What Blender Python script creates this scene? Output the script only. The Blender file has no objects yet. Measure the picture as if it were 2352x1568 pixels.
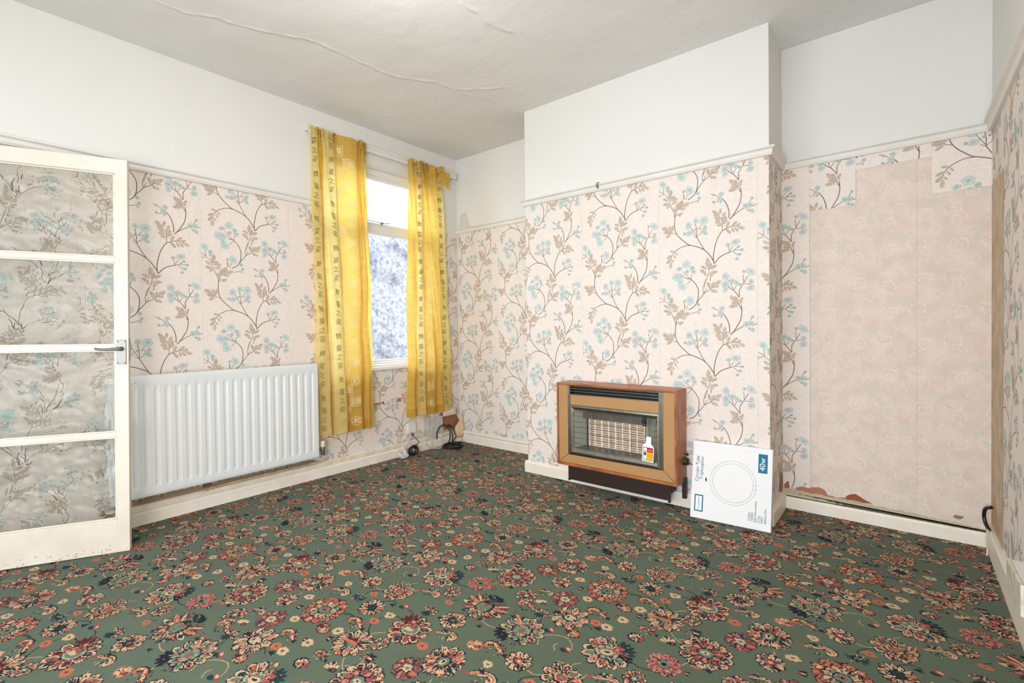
import bpy, bmesh, math, random
import numpy as np
from mathutils import Vector, Matrix
C = bpy.context.scene.collection
PI = math.pi
# ---------------------------------------------------------------- camera
F_PX, YAW, PITCH, ROLL, CYP, CAM_H = 1108.98, math.radians(39.108), math.radians(-0.841), math.radians(-0.702), 769.33, 1.12
fw = Vector((-math.sin(YAW)*math.cos(PITCH), math.cos(YAW)*math.cos(PITCH), math.sin(PITCH)))
rt = Vector((math.cos(YAW), math.sin(YAW), 0)); up = rt.cross(fw)
r2 = rt*math.cos(ROLL) + up*math.sin(ROLL); u2 = -rt*math.sin(ROLL) + up*math.cos(ROLL)
cam = bpy.data.cameras.new('camera'); camo = bpy.data.objects.new('camera', cam); C.objects.link(camo)
m = Matrix((( r2.x, u2.x, -fw.x, 0), (r2.y, u2.y, -fw.y, 0), (r2.z, u2.z, -fw.z, CAM_H), (0, 0, 0, 1)))
camo.matrix_world = m
cam.sensor_width = 36; cam.lens = F_PX/2352*36; cam.shift_y = (CYP-784)/2352; cam.clip_start = 0.02
bpy.context.scene.camera = camo
# ---------------------------------------------------------------- world, lamps, exposure
sc = bpy.context.scene
sc.view_settings.view_transform = 'Standard'; sc.view_settings.look = 'None'
sc.view_settings.gamma = 1; sc.view_settings.use_curve_mapping = False
sc.view_settings.exposure = 0.28
wd = bpy.data.worlds.new('overcast_sky'); sc.world = wd; wd.use_nodes = True
nt = wd.node_tree; bg = nt.nodes['Background']
bg.inputs[0].default_value = (0.86, 0.95, 1.06, 1); bg.inputs[1].default_value = 6.3
XL, XR, YB, YC, XC0, XC1, YB2, ZC, ZR, YF = -3.458, 0.335, 3.4055, 2.989, -2.2806, -0.5815, 3.347, 2.787, 2.057, -1.35
WIN = (1.98, 3.12, 0.80, 2.50)            # window in the left wall: y0, y1, z0, z1
ADDED_WIN = (-2.7, -0.2, 0.5, 2.25)          # unseen window added behind the camera for fill light: x0, x1, z0, z1
def lamp(name, kind, loc, energy, col=(1,1,1), **kw):
    l = bpy.data.lights.new(name, kind); o = bpy.data.objects.new(name, l); C.objects.link(o)
    o.location = loc; l.energy = energy; l.color = col
    for k, v in kw.items(): setattr(l, k, v)
    return o
def portal(name, loc, w, h, direction):
    o = lamp(name, 'AREA', loc, 1); o.data.shape = 'RECTANGLE'; o.data.size = w; o.data.size_y = h
    o.rotation_euler = Vector(direction).to_track_quat('-Z', 'Y').to_euler(); o.data.cycles.is_portal = True
portal('window_daylight', (XL-0.16, (WIN[0]+WIN[1])/2, (WIN[2]+WIN[3])/2), WIN[1]-WIN[0], WIN[3]-WIN[2], (1,0,0))
portal('added_window_daylight', ((ADDED_WIN[0]+ADDED_WIN[1])/2, YF-0.16, (ADDED_WIN[2]+ADDED_WIN[3])/2), ADDED_WIN[1]-ADDED_WIN[0], ADDED_WIN[3]-ADDED_WIN[2], (0,1,0))  # portal for the skylight through the added rear window
lamp('ceiling_bulb', 'POINT', (-1.62, 1.15, 2.47), 13, (1.0, 0.99, 0.98), shadow_soft_size=0.2)
fl_ = lamp('added_fill_light', 'AREA', (-0.12, -0.95, 1.05), 54, (0.97, 0.99, 1.05)); fl_.data.shape = 'DISK'; fl_.data.size = 1.1  # unseen fill light, added to lift the lower walls and skirting
fl_.rotation_euler = Vector((-2.1, 3.0, -0.6)).to_track_quat('-Z', 'Y').to_euler()
# ---------------------------------------------------------------- helpers
def lin(c):
    if isinstance(c, str): c = tuple(int(c[i:i+2], 16) for i in (0, 2, 4))
    return tuple((v/255/12.92) if v/255 <= 0.04045 else ((v/255+0.055)/1.055)**2.4 for v in c)
def mat(name, col, rough=0.6, metal=0.0, noise=None, bump=None, spec=0.5, **kw):
    """noise=(scale, amount, second colour); bump=(scale, strength, distance)"""
    mt = bpy.data.materials.new(name); mt.use_nodes = True; n = mt.node_tree.nodes; L = mt.node_tree.links
    b = n['Principled BSDF']; col = lin(col)
    b.inputs['Base Color'].default_value = (*col, 1); b.inputs['Roughness'].default_value = rough
    b.inputs['Metallic'].default_value = metal; b.inputs['Specular IOR Level'].default_value = spec
    for k, v in kw.items(): b.inputs[k].default_value = v
    if noise or bump:
        g = n.new('ShaderNodeNewGeometry')
    if noise:
        t = n.new('ShaderNodeTexNoise'); t.inputs['Scale'].default_value = noise[0]; t.inputs['Detail'].default_value = 6
        L.new(g.outputs['Position'], t.inputs['Vector'])
        r = n.new('ShaderNodeMapRange'); r.inputs[1].default_value = 0.38; r.inputs[2].default_value = 0.66; r.inputs[4].default_value = noise[1]
        L.new(t.outputs['Fac'], r.inputs[0])
        mx = n.new('ShaderNodeMix'); mx.data_type = 'RGBA'; mx.inputs[6].default_value = (*col, 1); mx.inputs[7].default_value = (*lin(noise[2]), 1)
        L.new(r.outputs[0], mx.inputs[0]); L.new(mx.outputs[2], b.inputs['Base Color'])
    if bump:
        t = n.new('ShaderNodeTexNoise'); t.inputs['Scale'].default_value = bump[0]; t.inputs['Detail'].default_value = 4
        L.new(g.outputs['Position'], t.inputs['Vector'])
        bp = n.new('ShaderNodeBump'); bp.inputs['Strength'].default_value = bump[1]; bp.inputs['Distance'].default_value = bump[2]
        L.new(t.outputs['Fac'], bp.inputs['Height']); L.new(bp.outputs[0], b.inputs['Normal'])
    return mt
def print_mat(name, rough=0.8, mottle=0.12, mscale=60):
    """ink or yarn whose colour is stored per face"""
    mt = bpy.data.materials.new(name); mt.use_nodes = True; n = mt.node_tree.nodes; L = mt.node_tree.links
    b = n['Principled BSDF']; b.inputs['Roughness'].default_value = rough; b.inputs['Specular IOR Level'].default_value = 0.2
    a = n.new('ShaderNodeAttribute'); a.attribute_name = 'ink'
    g = n.new('ShaderNodeNewGeometry'); t = n.new('ShaderNodeTexNoise'); t.inputs['Scale'].default_value = mscale; t.inputs['Detail'].default_value = 3
    L.new(g.outputs['Position'], t.inputs['Vector'])
    r = n.new('ShaderNodeMapRange'); r.inputs[1].default_value = 0.3; r.inputs[2].default_value = 0.7; r.inputs[3].default_value = 1-mottle; r.inputs[4].default_value = 1+mottle
    L.new(t.outputs['Fac'], r.inputs[0])
    v = n.new('ShaderNodeVectorMath'); v.operation = 'SCALE'; L.new(a.outputs['Color'], v.inputs[0]); L.new(r.outputs[0], v.inputs['Scale'])
    L.new(v.outputs[0], b.inputs['Base Color'])
    return mt
class MB:
    """collects polygons (with a material slot and a face colour) and links them as ONE mesh object"""
    def __init__(s): s.v = []; s.f = []; s.m = []; s.c = []; s.T = []; s.sm = []
    def face(s, pts, mi=0, col=(1,1,1), smooth=False):
        k = len(s.v); s.v += [tuple(p) for p in pts]; s.f.append(tuple(range(k, k+len(pts)))); s.m.append(mi); s.c.append(col); s.sm.append(smooth)
    def grid(s, P, mi=0, col=(1,1,1), smooth=True, closeu=False, closev=False):
        """P[i][j] points; col may be a function of (i, j)"""
        k = len(s.v); nu, nv = len(P), len(P[0])
        for row in P: s.v += [tuple(p) for p in row]
        for i in range(nu-(0 if closeu else 1)):
            for j in range(nv-(0 if closev else 1)):
                i2, j2 = (i+1) % nu, (j+1) % nv
                s.f.append((k+i*nv+j, k+i2*nv+j, k+i2*nv+j2, k+i*nv+j2)); s.m.append(mi); s.sm.append(smooth)
                s.c.append(col(i, j) if callable(col) else col)
    def box(s, a, b, mi=0, col=(1,1,1), bev=0.0, M=None):
        x0,y0,z0 = (min(a[i],b[i]) for i in range(3)); x1,y1,z1 = (max(a[i],b[i]) for i in range(3))
        bev = min(bev, 0.45*min(x1-x0, y1-y0, z1-z0))
        bm = bmesh.new(); bmesh.ops.create_cube(bm, size=1)
        for v in bm.verts: v.co = Vector((x0+(v.co.x+.5)*(x1-x0), y0+(v.co.y+.5)*(y1-y0), z0+(v.co.z+.5)*(z1-z0)))
        if bev > 0: bmesh.ops.bevel(bm, geom=bm.edges[:], offset=bev, segments=2, affect='EDGES', profile=0.6)
        s.bm(bm, mi, col, M); 
    def bm(s, bm, mi=0, col=(1,1,1), M=None, smooth=False):
        k = len(s.v); bm.verts.index_update()
        s.v += [tuple((M @ v.co) if M else v.co) for v in bm.verts]
        for f in bm.faces: s.f.append(tuple(k+v.index for v in f.verts)); s.m.append(mi); s.c.append(col); s.sm.append(smooth)
        bm.free()
    def tube(s, pts, r, mi=0, col=(1,1,1), n=8, caps=True):
        """round bar through pts; r is one radius or one per point"""
        pts = [Vector(p) for p in pts]; rs = r if isinstance(r, (list, tuple)) else [r]*len(pts)
        T = [(pts[min(i+1, len(pts)-1)]-pts[max(i-1, 0)]).normalized() for i in range(len(pts))]
        N = T[0].orthogonal().normalized(); rings = []
        for i, p in enumerate(pts):
            N = (N - T[i]*N.dot(T[i])).normalized(); B = T[i].cross(N)
            rings.append([p + (N*math.cos(2*PI*k/n) + B*math.sin(2*PI*k/n))*rs[i] for k in range(n)])
        s.grid(rings, mi, col, True, closev=True)
        if caps: s.face(rings[0][::-1], mi, col); s.face(rings[-1], mi, col)
    def lathe(s, prof, loc, axis=(0,0,1), mi=0, col=(1,1,1), n=24):
        ax = Vector(axis).normalized(); q = ax.to_track_quat('Z', 'Y').to_matrix(); loc = Vector(loc)
        s.grid([[loc + q @ Vector((r*math.cos(2*PI*k/n), r*math.sin(2*PI*k/n), h)) for k in range(n)] for r, h in prof], mi, col, True, closev=True)
        for i, rev in ((0, True), (-1, False)):
            if prof[i][0] > 1e-5:
                ring = [loc + q @ Vector((prof[i][0]*math.cos(2*PI*k/n), prof[i][0]*math.sin(2*PI*k/n), prof[i][1])) for k in range(n)]
                s.face(ring[::-1] if rev else ring, mi, col)
    def tris(s, P, cols, mi):           # P (n,3,3) array, cols (n,3)
        s.T.append((np.asarray(P), np.asarray(cols), mi))
    def build(s, name, mats, parent=None, smooth=None):
        v = np.array(s.v, dtype=np.float64).reshape(-1, 3)
        lv = [i for f in s.f for i in f]; ln = [len(f) for f in s.f]
        vi = [np.array(lv, dtype=np.int32)]; lens = [np.array(ln, dtype=np.int32)]; mi = [np.array(s.m, dtype=np.int32)]
        col = [np.array(s.c, dtype=np.float64).reshape(-1, 3)]; vs = [v]; base = len(v); sm = [np.array(s.sm, dtype=bool)]
        for P, c, k in s.T:
            n = len(P); vs.append(P.reshape(-1, 3)); vi.append(np.arange(3*n, dtype=np.int32)+base); base += 3*n
            lens.append(np.full(n, 3, dtype=np.int32)); mi.append(np.full(n, k, dtype=np.int32)); col.append(c); sm.append(np.zeros(n, bool))
        v = np.concatenate(vs); vi = np.concatenate(vi); lens = np.concatenate(lens); mi = np.concatenate(mi); col = np.concatenate(col)
        me = bpy.data.meshes.new(name); me.vertices.add(len(v)); me.vertices.foreach_set('co', v.astype(np.float32).ravel())
        me.loops.add(len(vi)); me.loops.foreach_set('vertex_index', vi)
        me.polygons.add(len(lens)); st = np.concatenate([[0], np.cumsum(lens)[:-1]]).astype(np.int32)
        me.polygons.foreach_set('loop_start', st); me.polygons.foreach_set('loop_total', lens)
        me.polygons.foreach_set('material_index', mi)
        s_ = np.concatenate(sm); 
        if smooth is not None: s_[:] = smooth
        me.polygons.foreach_set('use_smooth', s_)
        at = me.attributes.new('ink', 'FLOAT_COLOR', 'FACE')
        at.data.foreach_set('color', np.concatenate([col, np.ones((len(col), 1))], 1).astype(np.float32).ravel())
        for mm in (mats if isinstance(mats, (list, tuple)) else [mats]): me.materials.append(mm)
        me.update(calc_edges=True); me.validate()
        o = bpy.data.objects.new(name, me); C.objects.link(o)
        if parent: o.parent = parent
        return o
def empty(name, loc=(0,0,0)):
    o = bpy.data.objects.new(name, None); C.objects.link(o); o.location = loc; o.empty_display_size = 0.05; return o
def tag(o, label, cat, group=None):
    o['label'] = label; o['category'] = cat
    if group: o['group'] = group
    return o
def struct(o): o['kind'] = 'structure'; return o
def rebase(o, loc):
    """moves an object's origin (and nothing else) to loc"""
    d = Vector(loc)-o.location
    if o.type == 'MESH': o.data.transform(Matrix.Translation(-d))
    for ch in o.children:
        if ch.type == 'MESH': ch.data.transform(Matrix.Translation(-d))
        for g in ch.children:
            if g.type == 'MESH': g.data.transform(Matrix.Translation(-d))
    o.location = loc; return o
def catmull(P, n):
    P = [np.array(p, float) for p in P]; Q = [2*P[0]-P[1]] + P + [2*P[-1]-P[-2]]; out = []
    for i in range(1, len(Q)-2):
        for k in range(n):
            t = k/n; out.append(0.5*((2*Q[i]) + (-Q[i-1]+Q[i+1])*t + (2*Q[i-1]-5*Q[i]+4*Q[i+1]-Q[i+2])*t*t + (-Q[i-1]+3*Q[i]-3*Q[i+1]+Q[i+2])*t**3))
    out.append(P[-1]); return [tuple(p) for p in out]
def text_tris(s, size, align='LEFT'):
    """flat lettering as 2D triangles (x along the line, y up)"""
    cu = bpy.data.curves.new('lettering', 'FONT'); cu.body = s; cu.size = size; cu.align_x = align; cu.resolution_u = 3
    o = bpy.data.objects.new('lettering', cu); C.objects.link(o); bpy.context.view_layer.update()
    me = bpy.data.meshes.new_from_object(o.evaluated_get(bpy.context.evaluated_depsgraph_get()))
    bpy.data.objects.remove(o); bpy.data.curves.remove(cu)
    me.calc_loop_triangles(); vs = [v.co for v in me.vertices]
    T = [[(vs[i].x, vs[i].y) for i in t.vertices] for t in me.loop_triangles]; bpy.data.meshes.remove(me)
    return np.array(T).reshape(-1, 3, 2)
# ---- flat printed patterns: lists of triangles with a layer height and a colour
class Ink:
    def __init__(s, seed=1): s.t = []; s.h = []; s.c = []; s.rng = random.Random(seed); s.cur = .0002; s.step = 1.5e-6
    def begin(s, h): s.cur = h
    def add(s, tris, h, col):
        for t in tris: s.t.append(t); s.h.append(h); s.c.append(col)
    def fan(s, cx, cy, pts, h, col): s.cur += s.step; h = s.cur; s.add([((cx, cy), pts[i], pts[(i+1) % len(pts)]) for i in range(len(pts))], h, col)
    def strip(s, pts, w0, w1, h, col, jag=0.0):
        s.cur += s.step; h = s.cur; P = [np.array(p, float) for p in pts]; n = len(P); A = []; B = []
        for i in range(n):
            d = P[min(i+1, n-1)]-P[max(i-1, 0)]; d = d/(np.hypot(*d)+1e-9); nn = np.array((-d[1], d[0])); w = (w0+(w1-w0)*i/(n-1))/2
            A.append(tuple(P[i]+nn*(w+jag*s.rng.uniform(-1, 1)))); B.append(tuple(P[i]-nn*(w+jag*s.rng.uniform(-1, 1))))
        for i in range(n-1): s.add([(A[i], B[i], B[i+1]), (A[i], B[i+1], A[i+1])], h, col)
    def arrays(s): return np.array(s.t), np.array(s.h), np.array([lin(c) for c in s.c])
def clip_tri(t, r):
    poly = [tuple(p) for p in t]
    for ax, val, sg in ((0, r[0], 1), (0, r[1], -1), (1, r[2], 1), (1, r[3], -1)):
        out = []
        for i in range(len(poly)):
            a, b = poly[i], poly[(i+1) % len(poly)]; da, db = sg*(a[ax]-val), sg*(b[ax]-val)
            if da >= 0: out.append(a)
            if (da >= 0) != (db >= 0):
                k = da/(da-db); out.append((a[0]+(b[0]-a[0])*k, a[1]+(b[1]-a[1])*k))
        poly = out
        if len(poly) < 3: return []
    return [(poly[0], poly[i], poly[i+1]) for i in range(1, len(poly)-1)]
def lay(mb, arr, off, rect, O, U, V, N, mi):
    """prints a pattern (2D) onto the plane O + u U + v V, clipped to rect = (u0, u1, v0, v1)"""
    T, h, c = arr; T = T+np.array(off)
    lo = T.min(1); hi = T.max(1)
    ins = (lo[:,0] >= rect[0]) & (hi[:,0] <= rect[1]) & (lo[:,1] >= rect[2]) & (hi[:,1] <= rect[3])
    out = (hi[:,0] <= rect[0]) | (lo[:,0] >= rect[1]) | (hi[:,1] <= rect[2]) | (lo[:,1] >= rect[3])
    A = [T[ins]]; H = [h[ins]]; K = [c[ins]]; ex = []; eh = []; ec = []
    for i in np.nonzero(~ins & ~out)[0]:
        for q in clip_tri(T[i], rect): ex.append(q); eh.append(h[i]); ec.append(c[i])
    if ex: A.append(np.array(ex)); H.append(np.array(eh)); K.append(np.array(ec))
    A = np.concatenate(A); H = np.concatenate(H); K = np.concatenate(K)
    if not len(A): return
    O, U, V, N = (np.array(x, float) for x in (O, U, V, N))
    a = A[:,1]-A[:,0]; b = A[:,2]-A[:,0]; flip = (a[:,0]*b[:,1]-a[:,1]*b[:,0])*np.dot(np.cross(U, V), N) < 0
    A[flip] = A[flip][:, ::-1]
    P = O + A[:,:,0:1]*U + A[:,:,1:2]*V + H[:,None,None]*N
    mb.tris(P, K, mi)
# ---------------------------------------------------------------- wallpaper motif (mm, measured from the fork of the main stem) and carpet repeat
W_ST=[(5,[(0,0),(-7,21),(-24,50),(-39,70),(-63,92),(-90,107),(-126,121),(-150,130),(-174,150),(-199,173),(-219,198),(-232,225),(-236,259),(-236,288),(-234,308),(-237,331)]),(4,[(-130,122),(-158,126),(-187,122),(-211,111),(-232,99),(-249,80),(-260,58),(-262,41)]),(4,[(-55,87),(-70,111),(-86,141),(-97,162),(-101,175),(-100,199),(-103,224),(-109,253)]),(3,[(-101,167),(-121,182)]),(3,[(-99,173),(-76,190)]),(3,[(-99,171),(-117,201),(-137,234)]),(3,[(-93,216),(-73,239)]),(3,[(-89,216),(-66,218)]),(5,[(-2,4),(-5,44),(1,83),(9,118),(22,151),(37,177),(47,189)]),(3,[(47,189),(47,226),(45,250),(30,275),(15,295)]),(4,[(47,189),(67,198),(96,207),(122,208)]),(3,[(63,196),(85,174)]),(5,[(2,2),(29,33),(55,48),(85,58),(96,61)]),(3,[(96,61),(125,69),(157,60)]),(3,[(85,58),(81,93)]),(3,[(88,66),(107,92)]),(3,[(110,65),(132,88)]),(3,[(105,60),(128,38)]),(4,[(87,248),(108,267),(140,289),(163,301)]),(5,[(91,250),(115,281),(129,306),(142,330),(149,360),(151,390),(148,423)]),(5,[(84,257),(84,294),(75,330),(61,358),(46,376)]),(3,[(210,304),(234,313),(256,324)]),(3,[(191,322),(203,346)]),(3,[(-18,415),(12,400),(35,380)]),(3,[(-3,359),(27,364)]),(4,[(-234,308),(-227,323),(-226,344),(-210,358),(-185,374)]),(3,[(-237,331),(-252,365),(-263,392),(-270,422),(-283,447),(-304,468)]),(3,[(-304,468),(-306,506)]),(3,[(-304,468),(-334,488)]),(3,[(-306,462),(-330,458)]),(3,[(-223,203),(-253,215),(-291,245)]),(3,[(-60,-137),(-50,-103),(-36,-66),(-30,-33),(-36,8)]),(4,[(-24,-101),(-21,-71)]),(5,[(-152,-268),(-125,-254),(-108,-235),(-97,-209),(-94,-183),(-94,-152),(-105,-121),(-122,-98),(-137,-83)]),(3,[(-137,-83),(-164,-55),(-190,-30)]),(4,[(-104,-226),(-82,-201),(-61,-174),(-39,-160),(-23,-150),(2,-128)]),(3,[(-65,-171),(-65,-141),(-58,-111),(-47,-86)]),(3,[(-61,-171),(-46,-142)]),(3,[(-137,-86),(-131,-53)]),(3,[(-137,-83),(-181,-65)]),(3,[(-137,-88),(-164,-112)]),(3,[(-137,-81),(-168,-77)]),(3,[(-165,-268),(-163,-250),(-152,-237)]),(5,[(-176,-261),(-179,-227)]),(3,[(-139,-293),(-108,-285),(-91,-279)]),(4,[(-87,-249),(-101,-222)]),(4,[(138,-207),(111,-168),(83,-146),(67,-119)]),(3,[(107,-164),(122,-138)]),(3,[(103,-157),(91,-121),(69,-92)]),(4,[(138,-203),(138,-166),(148,-146),(161,-126),(184,-86)]),(3,[(162,-122),(158,-76)]),(3,[(163,-130),(203,-133)]),(4,[(153,-282),(143,-266),(134,-244),(110,-223)])]
W_FL=[(-310,527,21),(-350,499,16),(-278,500,12),(-276,481,12),(-341,455,12),(-151,246,20),(-105,268,17),(-58,263,24),(-145,199,22),(-174,199,9),(-52,220,12),(-62,200,18),(-50,186,12),(-109,216,8),(119,114,24),(78,102,12),(135,85,8),(153,66,8),(139,41,12),(125,17,10),(42,404,14),(33,378,16),(-1,406,8),(-3,365,8),(40,360,10),(175,311,16),(200,313,14),(208,278,12),(191,286,8),(207,351,8),(238,316,10),(-165,12,24),(-208,-13,17),(-130,-16,14),(-122,-38,16),(-161,-35,12),(-226,-61,27),(-197,-61,16),(-202,-97,23),(-191,-126,24),(-143,-213,26),(-178,-214,10),(-85,-270,10),(-93,-240,10),(-91,-290,7),(63,-79,20),(99,-111,16),(124,-123,17),(63,-127,20),(63,-155,20),(142,-133,8),(199,-63,27),(163,-60,9),(201,-120,14),(199,-155,20)]
W_LF=[(-270,422,-255,486),(-268,417,-211,424),(-272,414,-311,439),(-262,391,-313,402),(-258,391,-216,408),(-262,385,-290,371),(-268,426,-228,441),(-227,336,-211,399),(-227,323,-245,370),(-222,343,-182,411),(-210,358,-140,387),(-206,353,-164,352),(-225,319,-179,328),(-218,322,-196,311),(-253,215,-321,258),(-253,217,-244,264),(-255,216,-271,264),(-255,213,-308,225),(-255,213,-293,187),(-237,97,-270,101),(-235,93,-218,70),(-249,78,-290,57),(-245,77,-229,51),(-258,58,-290,23),(-258,49,-241,31),(-262,41,-263,-11),(30,275,-11,317),(30,279,40,323),(47,249,62,300),(38,259,-5,289),(47,226,2,250),(41,242,2,272),(47,222,78,252),(47,218,13,225),(49,234,71,273),(67,198,86,240),(96,207,131,235),(118,204,149,219),(122,204,171,182),(111,201,136,171),(96,203,112,169),(67,196,96,163),(-32,-25,-40,43),(-36,-28,-81,-8),(-30,-33,16,-7),(-32,-40,-17,10),(-40,-56,-85,-30),(-32,-60,21,-45),(-38,-66,-62,-60),(-32,-66,-4,-72),(-34,-16,-51,17),(-23,-150,-40,-103),(-23,-145,-2,-106),(-14,-140,39,-100),(-10,-138,29,-136),(-18,-152,21,-172),(-23,-150,-4,-172),(130,-240,84,-192),(134,-240,114,-198),(137,-240,157,-204),(134,-246,92,-234),(135,-251,78,-260),(139,-245,155,-231)]
C_EL=[('ring',220,320,85),('dark',30,660,85),('lotus',339,602,95),('sun',552,572,85),('rose',674,191,85),('eight',800,461,68),('carn',116,144,72),('fan',447,276,75),('roset',376,184,52),('daisy',306,459,50),('teal',809,317,52),('wreath',298,46,85),('pink',207,722,56),('mini',199,202,34),('dahlia',646,437,46),('mini',159,600,38),('mini2',189,449,34),('star',651,749,72),('roset',567,29,56),('mini',424,769,44),('dahlia',480,131,44),('cur',541,437,55),('curd',595,307,60),('cur',28,220,55),('curd',345,383,55),('curd',89,537,55),('knob',74,795,30),('cur',94,40,40),('blob',171,33,28),('knob',472,405,32),('oval',709,676,30),('bud',740,586,24),('bud',633,640,24),('tiny',68,270,20),('tinyc',87,330,20),('tinyc',15,149,22),('tiny',205,535,17),('tiny',328,288,22),('tinyc',573,361,18),('tinyc',535,201,20),('leaf',405,493,18),('tiny',295,781,18),('leaf',329,778,20),('leafr',228,133,34),('leaf',715,328,30),('bud',84,404,26),('leaf',32,379,22),('leafr',23,104,24),('leaf',250,438,16),('cur',474,713,55),('mini2',545,710,30),('blob',498,771,24),('curd',471,25,40),('leafr',567,137,26),('tinyc',640,86,20),('cur',722,26,52),('tiny',745,782,20),('tinyc',788,784,22),('leaf',764,754,24),('oval',783,124,34),('tinyc',816,45,22),('bud',482,630,22),('leafr',453,644,12),('leaf',694,328,28),('tiny',733,382,18),('leafr',277,724,18),('leafr',786,48,18)]
C_VI=[('t',[(645,544),(627,579),(639,608),(672,631),(710,638),(741,619),(755,592)]),('t',[(747,518),(787,527),(813,557)]),('t',[(710,557),(693,576),(696,595)]),('d',[(757,228),(775,238),(803,240),(830,235)]),('d',[(70,260),(87,237),(108,218),(137,206),(163,200)]),('d',[(805,364),(824,387),(845,399),(868,400)]),('d',[(109,398),(133,397),(158,389)]),('t',[(125,191),(128,216),(143,238),(162,252)]),('t',[(393,527),(432,520),(465,525),(491,531)]),('t',[(229,44),(200,53),(174,73),(163,85)]),('t',[(200,62),(215,70),(234,75)]),('d',[(82,269),(73,292),(75,317),(84,332),(106,341),(136,345)]),('t',[(379,334),(397,326),(415,309)]),('t',[(693,420),(722,419),(741,429)]),('d',[(741,424),(718,402),(703,381),(703,358)]),('t',[(27,493),(32,525)]),('d',[(112,668),(144,659),(174,663),(198,672)]),('t',[(251,728),(262,770),(284,801)]),('d',[(703,749),(728,751),(754,738)]),('t',[(552,643),(552,667),(561,689),(594,721)]),('d',[(568,679),(577,656),(576,638)]),('d',[(762,223),(786,235),(810,232),(831,228)]),('t',[(27,150),(48,151),(67,150)]),('t',[(486,175),(478,201)]),('d',[(243,440),(264,449)]),('d',[(204,551),(223,570)])]
def wallpaper_motif():
    k = Ink(5); R = k.rng
    for w, P in W_ST:
        k.begin(.0001+(len(k.t)*7 % 20)*4e-6); P = [(a/1000, b/1000) for a, b in P]
        if len(P) > 2: P = catmull(P, 3)
        k.strip(P, w*0.00105, w*0.00085, 0.00020, (108, 93, 83))
        k.strip(P, w*0.0003, w*0.0002, 0.00022, (152, 135, 122))
    for li, (ax, ay, bx, by) in enumerate(W_LF):
        k.begin(.00025+(li % 10)*1.4e-5+(li//10)*6e-7)
        a = np.array((ax, ay))/1000; b = np.array((bx, by))/1000; d = b-a; L = np.hypot(*d); d /= L; n = np.array((-d[1], d[0]))
        def lobe(p, q, w, h, c):
            dd = q-p; l = np.hypot(*dd); dd = dd/l; nn = np.array((-dd[1], dd[0])); pts = []
            for t, s in ((0,0),(.25,.7),(.5,1),(.75,.65),(1,0),(.78,-.6),(.5,-1),(.25,-.7)): pts.append(tuple(p+dd*l*t+nn*s*w))
            k.fan(*(p+q)/2, pts, h, c)
        j = R.uniform(-6, 6); c = (196+j, 178+j, 159+j); lobe(a+d*L*.45, b, L*.12, .0003, c)
        for t, s, ln in ((.12,1,.30),(.2,-1,.32),(.34,1,.34),(.42,-1,.34),(.58,1,.28),(.64,-1,.27)):
            p = a+d*L*t; q = p+(d*.78+n*s*.62)*L*ln; lobe(p, q, L*.088, .0003, c)
        k.strip([tuple(a), tuple(b-d*L*.1)], .0012, .0005, .00035, (124, 106, 92))
    for i, (x, y, r) in enumerate(sorted(W_FL, key=lambda f: f[2])):
        k.begin(.00045+(i % 12)*3.2e-5+(i//12)*7e-7); x, y, r = x/1000, y/1000, r/1000*1.1; h = .0004+i*2.4e-5; ph = R.uniform(0, 6.28); sq = R.uniform(.62, 1); fa = R.uniform(0, 3.14)
        ca, sa = math.cos(fa), math.sin(fa)
        def tr(u, v): v *= sq; return (x+u*ca-v*sa, y+u*sa+v*ca)
        n = 5 if r > .008 else (3 if r > .006 else 2); col = (R.randint(192, 206), R.randint(208, 216), R.randint(204, 212))
        for j in range(n):
            an = ph+2*PI*j/n+R.uniform(-.15, .15); dx, dy = math.cos(an)*r*.56, math.sin(an)*r*.56; pr = r*R.uniform(.42, .52)
            if n < 4: dx *= .8; dy *= .8; pr *= 1.1
            for rad, hh, cc in ((pr, h, (90, 112, 108)), (pr-.0009, h+8e-6, col)):
                k.fan(*tr(dx, dy), [tr(dx+rad*math.cos(2*PI*q/10)*(1+.07*math.sin(3*2*PI*q/10+j)), dy+rad*math.sin(2*PI*q/10)) for q in range(10)], hh, cc)
            k.strip([tr(dx*.1, dy*.1), tr(dx*1.05, dy*1.05)], .0010, .0005, h+1.5e-5, (92, 112, 106))
        if n == 5:
            for j in range(4):
                an = ph+.6+2*PI*j/4; k.fan(*tr(r*.2*math.cos(an), r*.2*math.sin(an)), [tr(r*.2*math.cos(an)+r*.2*math.cos(q), r*.2*math.sin(an)+r*.2*math.sin(q)) for q in [2*PI*t/8 for t in range(8)]], 0, (108, 124, 118)); k.fan(*tr(r*.2*math.cos(an), r*.2*math.sin(an)), [tr(r*.2*math.cos(an)+(r*.2-.0008)*math.cos(q), r*.2*math.sin(an)+(r*.2-.0008)*math.sin(q)) for q in [2*PI*t/8 for t in range(8)]], 0, col)
            k.fan(*tr(0, 0), [tr(r*.1*math.cos(2*PI*q/6), r*.1*math.sin(2*PI*q/6)) for q in range(6)], h+1.8e-5, (84, 100, 92))
    return k.arrays()
CR, RO, OR, NV, TE, SG, PK, BU, DR = (196,162,126), (146,76,70), (176,102,74), (30,34,42), (30,58,60), (100,118,98), (178,124,108), (166,158,132), (86,36,38)
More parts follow.
